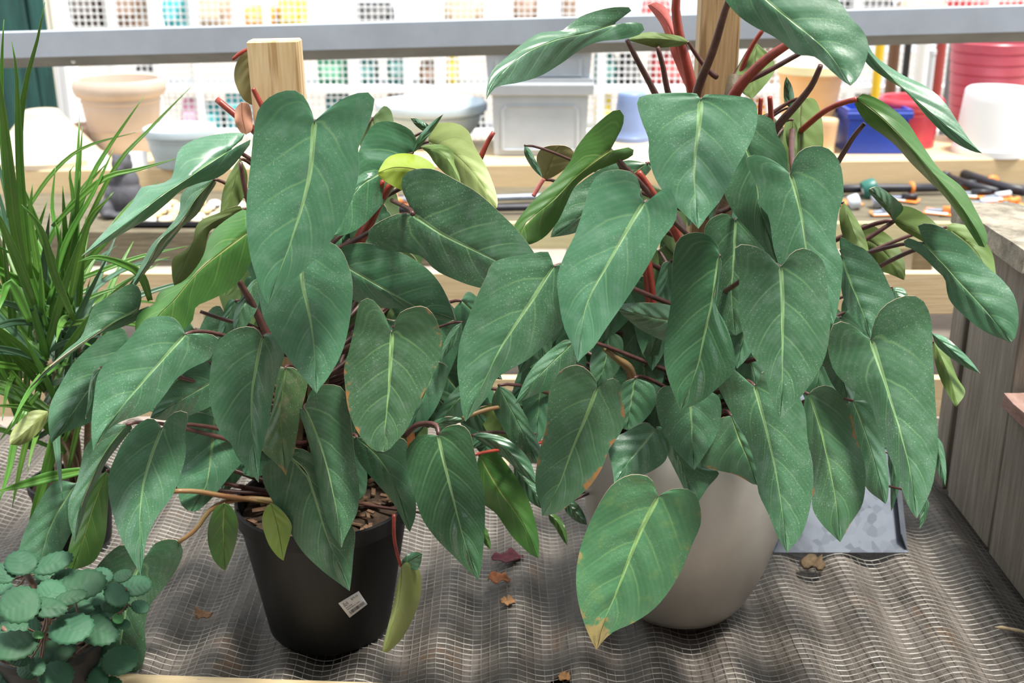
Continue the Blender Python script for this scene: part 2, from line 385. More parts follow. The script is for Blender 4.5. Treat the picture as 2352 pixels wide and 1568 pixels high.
# ================================================================== POTS OF THE TWO PLANTS
BP = Vector((-.273, 1.558, 0)); GP = Vector((.258, 1.618, 0))
def black_pot():
    p = empty('nursery_pot', BP, 'black plastic nursery pot with a white price sticker', 'pot')
    H = .212; prof = [(0, .004), (.078, .004), (.086, 0), (.090, .006)]
    for k in range(1, 9): t = k/8; prof.append((.090+.031*t, .006+(H-.03)*t))
    prof += [(.1215, H-.026), (.1255, H-.024), (.1262, H-.002), (.1245, H), (.1215, H-.001), (.1195, H-.03), (.114, H-.06)]
    lathe('body', prof, M_blackpot, p, BP, 64)
    v, f = [], []; n, r = 40, 10
    v.append(BP + Vector((0, 0, H-.028)))
    for i in range(1, r+1):
        for k in range(n):
            a = 2*math.pi*k/n; q = Vector((.1185*i/r*math.cos(a), .1185*i/r*math.sin(a), H-.028)); q.z += .012*noise.noise(q*40); v.append(BP+q)
    for k in range(n): f.append((0, 1+k, 1+(k+1) % n))
    for i in range(r-1):
        for k in range(n): f.append((1+i*n+k, 1+(i+1)*n+k, 1+(i+1)*n+(k+1) % n, 1+i*n+(k+1) % n))
    s = link('soil', pyd('soil', v, f), M_soil, p, True)
    bm = bmesh.new()
    for k in range(90):
        a = random.random()*6.28; rr = .112*math.sqrt(random.random())
        M = Matrix.Translation(BP+Vector((rr*math.cos(a), rr*math.sin(a), H-.022+random.random()*.006))) @ Matrix.Rotation(random.random()*6, 4, 'Z') @ Matrix.Rotation(random.uniform(-.5, .5), 4, 'X')
        w = random.uniform(.002, .004); l = random.uniform(.005, .016); bbox(bm, -l, l, -w, w, -.0012, .0012, M)
    tag(bmo('bark_chips', bm, M_bark, p), kind='stuff')
    # price sticker, wrapped on the wall of the pot
    def wall(px, py, off):
        d = ray(px, py); lo = .5
        best = None
        for k in range(900):
            q = O + d*(1.2+k*.001/1.0*.8)
            h = max(0, min(1, (q.z-.006)/(H-.03))); R = .090+.031*h+off
            if (q.xy-BP.xy).length < R: best = q; break
        return best or q
    c = P('777,1385 824,1357 844,1387 803,1418')
    def S(u, w, off): # bilinear in sticker
        a = [c[0][i]+(c[1][i]-c[0][i])*u for i in (0, 1)]; b = [c[3][i]+(c[2][i]-c[3][i])*u for i in (0, 1)]
        return wall(a[0]+(b[0]-a[0])*w, a[1]+(b[1]-a[1])*w, off)
    P0, P1, P3 = S(0, 0, .0006), S(1, 0, .0006), S(0, 1, .0006)
    nn = (P1-P0).cross(P3-P0).normalized()
    if nn.y > 0: nn = -nn
    v, f = [], []
    for j in range(5):
        for i in range(9): v.append(S(i/8, j/4, .0006))
    for j in range(4):
        for i in range(8): f.append((j*9+i, j*9+i+1, j*9+i+10, j*9+i+9))
    st = link('price_sticker', pyd('price_sticker', v, f), M_white, p, True)
    md = st.modifiers.new('t', 'SOLIDIFY'); md.thickness = .0003; md.offset = 0
    st['label'] = 'white price sticker reading $79.99 with a barcode'
    def quad(bm, u0, u1, w0, w1):
        q = [bm.verts.new(S(u, w, .0010)) for u, w in ((u0,w0),(u1,w0),(u1,w1),(u0,w1))]; bm.faces.new(q)
    bm = bmesh.new(); u = .12
    rb = random.Random(3)
    while u < .93:
        w = rb.choice((.008, .012, .02)); quad(bm, u, u+w, .70, .90); u += w+rb.choice((.009, .014, .02))
    bmo('barcode', bm, M_ink, st)
    bm = bmesh.new()
    for w0, segs in ((.44, ((.12,.18),(.21,.44))), (.555, ((.12,.2),(.22,.47),(.5,.58),(.62,.8)))):
        for a, b in segs:
            x = a
            while x < b: quad(bm, x, x+.012, w0, w0+.05); x += .02
    bmo('fine_print', bm, M_ink, st)
    def text(s, u0, w0, hgt, wid, nm, shear=0):
        cu = bpy.data.curves.new('t', 'FONT'); cu.body = s; cu.size = 1; cu.shear = shear; cu.resolution_u = 2
        to = bpy.data.objects.new('t', cu); C.objects.link(to)
        bpy.context.view_layer.update()
        me = bpy.data.meshes.new_from_object(to.evaluated_get(bpy.context.evaluated_depsgraph_get()))
        bpy.data.objects.remove(to); bpy.data.curves.remove(cu)
        xs = [q.co.x for q in me.vertices]; ys = [q.co.y for q in me.vertices]
        for q in me.vertices:
            uu = u0+(q.co.x-min(xs))/(max(xs)-min(xs))*wid; ww = w0+(1-(q.co.y-min(ys))/(max(ys)-min(ys)))*hgt
            q.co = S(uu, ww, .0010)
        link(nm, me, M_ink, st)
    text('$79.99', .53, .13, .16, .34, 'price_text')
    text('Balk', .11, .13, .24, .25, 'script_text', .35)
black_pot()
def gray_pot():
    p = empty('glazed_pot', GP, 'smooth pale grey egg-shaped ceramic pot', 'pot')
    m = mat('pale grey glaze', (.36,.345,.32), .32, col2=(.41,.395,.37), scale=14)
    prof = [(0,.006),(.06,.006),(.074,0),(.090,.006),(.104,.022),(.120,.05),(.134,.085),(.146,.125),(.152,.17),(.155,.21),(.155,.245),(.151,.27),(.146,.28),(.139,.278),(.137,.255),(.136,.22)]
    prof = [(r*.99, z*1.13) for r, z in prof]
    lathe('body', prof, m, p, GP, 72)
    lathe('soil', [(0,.262),(.08,.266),(.136,.26)], M_soil, p, GP, 40)
gray_pot()

# ---- wooden stakes the plants are tied to
def stake(px, w, d, ytop, ybase, z0, lean, lab, m):
    b = atY(px, 300, ybase); t = atY(px, ytop, ybase)
    M = Matrix.Translation((b.x, ybase, z0)) @ Matrix.Rotation(lean, 4, 'Y')
    o = box('wooden_stake', -w/2, w/2, -d/2, d/2, 0, t.z-z0, m, None, .0025, M)
    tag(o, lab, 'stake')
def stake_mat(n, c1, c2, dark):
    m = bpy.data.materials.new(n); m.use_nodes = True; t = NT(m); b = t.nt.nodes['Principled BSDF']
    geo = t.n('ShaderNodeNewGeometry'); mp = t.n('ShaderNodeMapping'); mp.inputs['Scale'].default_value = (1, 1, .06); t.l(geo.outputs['Position'], mp.inputs[0])
    w = t.n('ShaderNodeTexNoise'); w.inputs['Scale'].default_value = 75; w.inputs['Detail'].default_value = 3; t.l(mp.outputs[0], w.inputs['Vector'])
    n2 = t.n('ShaderNodeTexNoise'); n2.inputs['Scale'].default_value = 260; t.l(mp.outputs[0], n2.inputs['Vector'])
    col = t.mix(t.ramp(n2.outputs['Fac'], .3, .7), c1, c2); col = t.mix(t.m('MULTIPLY', t.ramp(w.outputs['Fac'], .54, .66), .8), col, dark)
    t.l(col, b.inputs['Base Color']); b.inputs['Roughness'].default_value = .65; return m
stake(668, .068, .036, 90, 1.635, .15, math.radians(-1.2), 'pale new pine stake rising from the black pot', stake_mat('new pine', (.66,.47,.24), (.76,.58,.34), (.42,.25,.10)))
stake(1636, .055, .040, -60, 1.70, .2, 0.0, 'brown grained stake rising from the grey pot', stake_mat('aged pine', (.34,.22,.10), (.44,.30,.15), (.20,.11,.045)))

# ================================================================== LEAVES
NR, NC = 30, 6
def leaf(parent, Y0, Y1, mid, A, B, m=None, under=False, kA=.003, kB=.003, um=None, wave=.0035, Ym=None, name='leaf', thick=.0012, bow=.0):
    """blade from its midrib and its two margins, each a run of sightlines met at the blade's own distance"""
    m = m or M_top; um = um or (M_under if under else M_underdk)
    mid = P(mid); A = P(A); B = P(B); notch, tip = mid[0], mid[-1]
    ms = crom(mid, 61)
    def rows(E):
        e = crom([notch]+E+[tip], NR+1); s = []
        for i, q in enumerate(e):
            k = min(range(61), key=lambda j: math.dist(q, ms[j])); s.append(k/60)
        out = []; mx = 0
        for i in range(NR+1): mx = max(mx, s[i]); out.append(.82*mx + .18*i/NR)
        out[0] = 0; out[-1] = 1
        # veins sweep forward, so the midrib end of a row lies behind its margin end
        out = [max(0, x - .10*math.sin(math.pi*min(1, max(0, x)))) for x in out]
        for i in range(1, NR+1): out[i] = max(out[i], out[i-1]+.002)
        out = [x/out[-1] for x in out]
        return e, out
    ts = [0, .05, .22, .45, .72, 1.0]
    rnd = random.Random(int(notch[0]*7+notch[1]*13+tip[0])); p1, p2 = rnd.random()*6, rnd.random()*6
    def Ys(s): 
        y = Y0+(Y1-Y0)*s + bow*math.sin(math.pi*s)
        return y
    def msamp(s):
        x = s*60; i = min(59, int(x)); t = x-i; return tuple(a+(b-a)*t for a, b in zip(ms[i], ms[i+1]))
    v, uv, idx = [], [], {}
    for side, E, k, ph in ((0, A, kA, p1), (1, B, kB, p2)):
        e, ss = rows(E); wmax = max(math.dist(msamp(ss[i]), e[i]) for i in range(NR+1))
        for i in range(NR+1):
            c = msamp(ss[i])
            for j, t in enumerate(ts):
                if side == 1 and False: continue
                q = (c[0]+(e[i][0]-c[0])*t, c[1]+(e[i][1]-c[1])*t)
                end = math.dist(c, e[i])/wmax
                y = Ys(ss[i]) + k*(t**1.7)*end + wave*t*t*end*math.sin(i/NR*9.5+ph) + (.0012*(1-t/.05) if t < .05 else 0)
                idx[(side, i, j)] = len(v); v.append(atY(q[0], q[1], y)); uv.append((.5+(.5 if side else -.5)*t, ss[i]))
    f = []
    for side in (0, 1):
        for i in range(NR):
            for j in range(NC-1):
                q = [idx[(side,i,j)], idx[(side,i+1,j)], idx[(side,i+1,j+1)], idx[(side,i,j+1)]]
                f.append(tuple(q if side == 0 else q[::-1]))
    me = pyd(name, v, f)
    bm = bmesh.new(); bm.from_mesh(me)
    ul = bm.loops.layers.uv.new('UVMap')
    for fc in bm.faces:
        for lp in fc.loops: lp[ul].uv = uv[lp.vert.index]
    bmesh.ops.remove_doubles(bm, verts=bm.verts[:], dist=1e-5)
    bmesh.ops.recalc_face_normals(bm, faces=bm.faces[:])
    s = sum(((fc.normal.dot((O-fc.calc_center_median()).normalized()))*fc.calc_area() for fc in bm.faces))
    if (s < 0) != under: bmesh.ops.reverse_faces(bm, faces=bm.faces[:])
    bm.to_mesh(me); bm.free()
    o = link(name, me, [m, um, M_rim], parent, True)
    md = o.modifiers.new('thickness', 'SOLIDIFY'); md.thickness = thick; md.offset = -1; md.material_offset = 1; md.material_offset_rim = 2
    md = o.modifiers.new('crisp', 'EDGE_SPLIT'); md.split_angle = math.radians(62)
    return o, atY(notch[0], notch[1], Y0)
def auto_petiole(o, p, axis, zmin=.23, r=.0029, m=None):
    """arching stalk from the notch back to the stem"""
    d = Vector((axis.x-p.x, axis.y-p.y, 0)); L = d.length
    a = Vector((axis.x, axis.y, max(zmin, min(p.z-.05, p.z-.35*L-.02)))); a.xy -= d.normalized().xy*.012 if L > .02 else Vector((0, 0))
    pts = []
    c1 = p + Vector((d.x*.12, d.y*.15+.03, -.004)); c2 = a + (p-a)*.35 + Vector((0, 0, -.01))
    for k in range(13):
        t = k/12; q = p*(1-t)**3 + c1*3*t*(1-t)**2 + c2*3*t*t*(1-t) + a*t**3; pts.append(q)
    tube('petiole', pts, [r*(.75+.7*k/12) for k in range(13)], m or M_petdark, o, 7)
def petiole(o, s, Y0, Y1, r0, r1, m, name='petiole', n=9):
    """stalk seen in the open, r in pixels' worth of metres"""
    q = crom(P(s), 14); pts = [atY(a[0], a[1], Y0+(Y1-Y0)*i/13) for i, a in enumerate(q)]
    return tube(name, pts, [r0+(r1-r0)*i/13 for i in range(14)], m, o, n)
def blade(parent, Y0, Y1, mid, w, **kw):
    """narrow leaf of about w pixels half width"""
    q = crom(P(mid), 7); A, B = [], []
    for i in range(1, 6):
        dx, dy = q[i+1][0]-q[i-1][0], q[i+1][1]-q[i-1][1]; l = math.hypot(dx, dy)
        ww = w*(.85, 1, .95, .8, .5)[i-1]
        A.append('%f,%f' % (q[i][0]-dy/l*ww, q[i][1]+dx/l*ww)); B.append('%f,%f' % (q[i][0]+dy/l*ww, q[i][1]-dx/l*ww))
    return leaf(parent, Y0, Y1, mid, ' '.join(A), ' '.join(B), **kw)

LA = Vector((-.285, 1.585, 0)); RA = Vector((.285, 1.655, 0))
LP = empty('philodendron', (BP.x, BP.y, .19), 'large drooping arrow-leaved philodendron growing in the black plastic pot', 'plant')
RP = empty('philodendron', (GP.x, GP.y, .24), 'large drooping arrow-leaved philodendron growing in the grey glazed pot', 'plant')
def stem(parent, ax, z0, z1, lean):
    pts = [ax+Vector((lean[0]*k/14+.006*math.sin(k*1.3), lean[1]*k/14+.006*math.cos(k*1.7), z0+(z1-z0)*k/14)) for k in range(15)]
    tube('stem', pts, [.014+(.003 if k % 2 else 0)-.005*k/14 for k in range(15)], M_stem, parent, 10)
stem(LP, LA, .17, .62, (.02, -.01)); stem(RP, RA, .22, .80, (.02, -.01))
for k in range(5):
    a = k*1.3; tube('stem', [LA+Vector((.05*math.cos(a)*t, .05*math.sin(a)*t, .17+.28*(1-t)) ) for t in (1, .7, .4, .15, 0)], .006, M_stem, LP, 7)

E, U, T, G, YG, LM, BE, TI, BL = None, 'u', M_top, M_gloss, M_young, M_lime, M_edge, M_tip, M_blem
LEFT = [
 # Y0, Y1, midrib, margin, margin, options
 (1.34,1.285,'722,278 712,400 680,520 640,630 615,699','712,245 690,213 660,207 620,222 592,255 582,310 575,380 567,450 566,520 575,590 590,640 605,680','745,258 785,228 825,213 858,218 855,260 840,300 823,340 825,385 815,440 790,500 755,560 710,610 670,645 640,668',dict()),
 (1.39,1.335,'690,580 695,651 706,700 717,760 724,830 727,903','670,560 620,590 596,640 600,710 620,760 660,820 695,865 715,890','710,562 745,553 780,570 800,610 810,660 803,740 785,810 755,865 735,890',dict()),
 (1.50,1.455,'775,600 850,645 910,680 960,706 1046,735','778,580 790,565 840,558 920,580 975,612 1010,650 1035,700','785,620 800,680 860,705 920,710 980,730 1020,735',dict()),
 (1.41,1.355,'900,763 897,830 893,900 885,980 883,1037','893,750 885,725 868,700 848,684 825,695 820,718 812,760 800,810 790,845 793,890 800,940 820,990 847,1025 865,1036','907,745 915,722 940,708 975,704 1000,730 1013,770 1013,815 1000,850 980,890 960,930 935,985 905,1020 892,1036',dict(m=BE)),
 (1.355,1.27,'425,768 370,830 300,910 245,980 214,1035','415,745 395,728 370,725 335,733 315,755 290,785 255,820 225,860 215,920 210,970 211,1010','445,766 470,765 500,775 495,800 480,825 440,845 405,870 380,905 350,940 320,955 285,965 250,985 228,1012',dict()),
 (1.385,1.33,'603,775 590,840 580,900 578,970 585,1050 594,1108','590,755 565,750 530,760 500,785 488,820 481,870 482,920 495,970 510,1000 530,1018 545,1050 575,1085','615,765 640,780 653,815 645,840 635,870 625,920 618,970 605,1020 597,1060',dict(kB=.02)),
 (1.43,1.39,'655,845 648,900 645,960 650,1030 657,1092','630,840 634,880 625,940 610,990 600,1030 630,1060 648,1078','675,845 705,872 703,900 690,950 682,1000 675,1040 662,1070',dict(m=BL)),
 (1.41,1.36,'698,938 720,985 745,1050 765,1130 778,1200 784,1257','690,935 688,950 700,985 712,1030 717,1060 725,1110 735,1160 760,1220 775,1245','705,920 715,895 745,883 785,890 800,930 808,985 815,1050 825,1120 822,1170 805,1210 790,1240',dict(kA=.03)),
 (1.42,1.375,'655,1040 700,1080 720,1130 750,1230 780,1300 803,1357','610,1065 603,1100 620,1140 650,1190 690,1260 740,1310 780,1340','690,1030 735,1060 765,1120 795,1190 815,1220 812,1270 808,1320',dict()),
 (1.40,1.39,'622,1155 638,1210 651,1287','608,1170 602,1200 615,1245 635,1275','640,1165 668,1200 668,1225 658,1260',dict(m='lime2')),
 (1.45,1.44,'515,1155 513,1220 517,1310','495,1165 480,1200 477,1240 488,1280 505,1302','530,1162 545,1190 545,1230 535,1270 522,1300',dict(m=YG)),
 (1.445,1.41,'820,1005 870,1050 905,1110 930,1180 942,1221','805,1005 820,1050 835,1075 865,1110 900,1150 925,1195 935,1215','870,1000 930,1010 938,1050 953,1120 955,1180 945,1212',dict()),
 (1.41,1.335,'1006,1000 1020,1060 1040,1140 1060,1220 1080,1280 1099,1331','995,998 965,1000 940,1020 933,1050 945,1110 960,1165 975,1200 1005,1240 1040,1275 1075,1310','1012,990 1030,978 1060,976 1080,995 1088,1030 1100,1080 1112,1130 1114,1200 1110,1260 1105,1305',dict(m=G)),
 (1.50,1.42,'572,532 480,600 440,640 400,690 367,722 325,785','575,500 560,480 488,531 469,582 448,617 416,649 367,668 354,697 319,719 310,756','580,560 577,600 555,640 520,670 480,690 450,705 440,740 400,770 360,785',dict(m=YG,kA=.03)),
 (1.47,1.36,'318,712 270,735 215,770 150,815 100,855 68,893','325,690 322,665 308,652 290,655 250,680 215,705 200,740 185,775 150,805 110,845 80,878','345,702 340,712 315,735 270,755 220,770 180,800 140,830 100,864',dict(kB=.03)),
 (1.50,1.42,'300,790 240,860 200,900 165,950 130,1000 118,1018','270,750 180,820 140,880 115,930 111,970 114,1000','325,800 300,870 240,940 205,970 170,985 140,998',dict()),
 (1.52,1.33,'527,345 480,375 430,410 370,450 300,505 240,550 188,588','565,310 537,305 489,310 448,320 413,341 403,372 393,410 358,424 324,430 306,461 275,499 241,530','578,320 565,344 530,386 496,410 458,420 417,437 386,465 344,499 310,520 230,565',dict(kA=.03,kB=.03)),
 (1.60,1.50,'490,412 450,455 415,510 370,550 335,610 298,665','470,412 420,440 410,490 380,530 350,560 325,605','497,420 478,450 455,490 420,520 385,552 345,612',dict(kB=.04)),
 (1.57,1.53,'558,480 490,510 450,545 425,600 400,655','545,472 500,490 455,515 440,570 400,590 395,620','562,500 520,520 480,530 465,600 435,650',dict(under=True)),
 (1.60,1.57,'552,365 535,430 506,505','535,390 515,430 508,480','568,400 560,450 525,498',dict(under=True)),
 (1.56,1.47,'948,350 880,395 830,425 790,480 758,540','958,330 945,300 905,280 865,282 840,310 825,345 800,420 770,490','950,365 925,400 900,440 870,480 830,520 790,540',dict(m=G)),
 (1.53,1.47,'1000,402 950,388 905,385 868,396','995,378 960,357 920,352 890,362 873,385','990,430 950,446 925,438 890,420 872,405',dict(m=LM,kA=.03,kB=.0)),
 (1.63,1.54,'985,325 1040,350 1090,400 1142,478','988,300 1000,285 1045,283 1075,300 1090,335 1115,380 1135,430 1143,462','1000,350 1020,390 1060,430 1100,460 1130,478',dict(under=True,um='lime')),
 (1.60,1.56,'968,338 1010,348 1035,375 1058,420','985,334 1020,334 1042,350 1042,375 1052,400','985,352 1000,375 1020,395 1040,412',dict(under=True)),
 (1.46,1.395,'948,492 1010,535 1080,570 1135,597 1190,625 1240,645','940,470 925,440 922,415 935,395 965,387 1000,390 1050,415 1100,445 1150,490 1190,530 1220,570 1242,610','920,490 890,500 855,520 843,540 855,560 880,575 930,580 970,590 1000,620 1040,640 1090,658 1150,668 1200,665',dict()),
 (1.41,1.39,'232,845 212,880 205,920 196,962','216,853 205,885 201,930','238,850 222,885 212,920',dict()),
 (1.37,1.28,'372,985 350,1040 330,1110 322,1180 322,1250 324,1322','365,972 345,960 315,975 285,1010 265,1050 250,1090 250,1140 262,1190 275,1230 295,1270 315,1305','378,970 400,947 425,945 432,960 425,1000 427,1040 415,1090 395,1140 365,1180 340,1230 330,1280',dict()),
 (1.43,1.36,'290,975 240,1040 205,1110 180,1180 172,1247','250,975 200,1020 185,1070 175,1110 158,1150 157,1190 165,1225','305,980 275,1020 245,1060 225,1100 205,1140 190,1190 178,1225',dict(kB=.03)),
 (1.48,1.44,'245,1080 215,1160 190,1240 165,1310','205,1120 165,1230 152,1300','250,1100 247,1180 240,1240 215,1290',dict(m=YG)),
 (1.53,1.49,'175,1110 130,1180 105,1240 88,1320','120,1110 65,1200 42,1270 45,1310','178,1180 155,1240 120,1300',dict()),
 (1.47,1.43,'318,1300 300,1350 285,1430 275,1500 282,1556','305,1270 280,1250 240,1280 215,1320 210,1400 225,1480 250,1540','335,1275 360,1245 400,1238 420,1258 412,1295 380,1345 345,1390 333,1440 335,1490 322,1535',dict()),
 (1.53,1.48,'495,955 485,1040 475,1110 438,1174','440,950 415,1010 405,1090 413,1150 428,1170','545,985 560,1050 530,1090 490,1140 455,1172',dict()),
 (1.50,1.46,'500,870 430,910 345,960','465,825 400,880 358,932','500,920 440,952 385,965',dict()),
 (1.56,1.50,'110,945 65,985 22,1020','70,945 32,985 22,1005','108,965 80,1000 50,1020',dict(under=True,um='lime')),
 (1.42,1.38,'922,1300 915,1380 895,1450 879,1496','916,1330 905,1390 889,1450','940,1290 962,1310 966,1350 955,1400 925,1460 892,1494',dict(under=True,um='lime',kB=.05)),
 (1.43,1.44,'922,1302 945,1285 970,1272','925,1285 940,1270 960,1267','935,1300 955,1310 966,1295',dict()),
 (1.66,1.66,'590,113 575,160 585,240','560,122 542,150 540,185 555,222 572,238','600,125 604,180 598,235',dict(under=True,um='tan')),
 (1.52,1.49,'1005,830 970,920 940,995','980,835 945,900 930,960','1030,850 1005,930 965,985',dict()),
 (1.56,1.52,'760,1000 800,1070 820,1150','730,1010 755,1090 790,1140','800,1000 840,1070 840,1130',dict()),
 (1.56,1.53,'640,980 600,1030 560,1090','610,970 570,1020 555,1060','660,1010 630,1070 590,1095',dict()),
 (1.55,1.53,'850,730 870,800 860,870','820,740 825,800 845,850','890,740 920,800 890,860',dict()),
 (1.56,1.52,'590,640 560,700 540,760','575,650 545,700 535,740','600,660 590,710 560,755',dict()),
 (1.56,1.54,'1060,690 1110,740 1140,800','1080,670 1130,720 1150,770','1040,720 1070,770 1110,800',dict()),
 (1.62,1.60,'540,690 520,740 505,800','525,690 505,740 498,780','555,700 540,750 520,790',dict()),
]
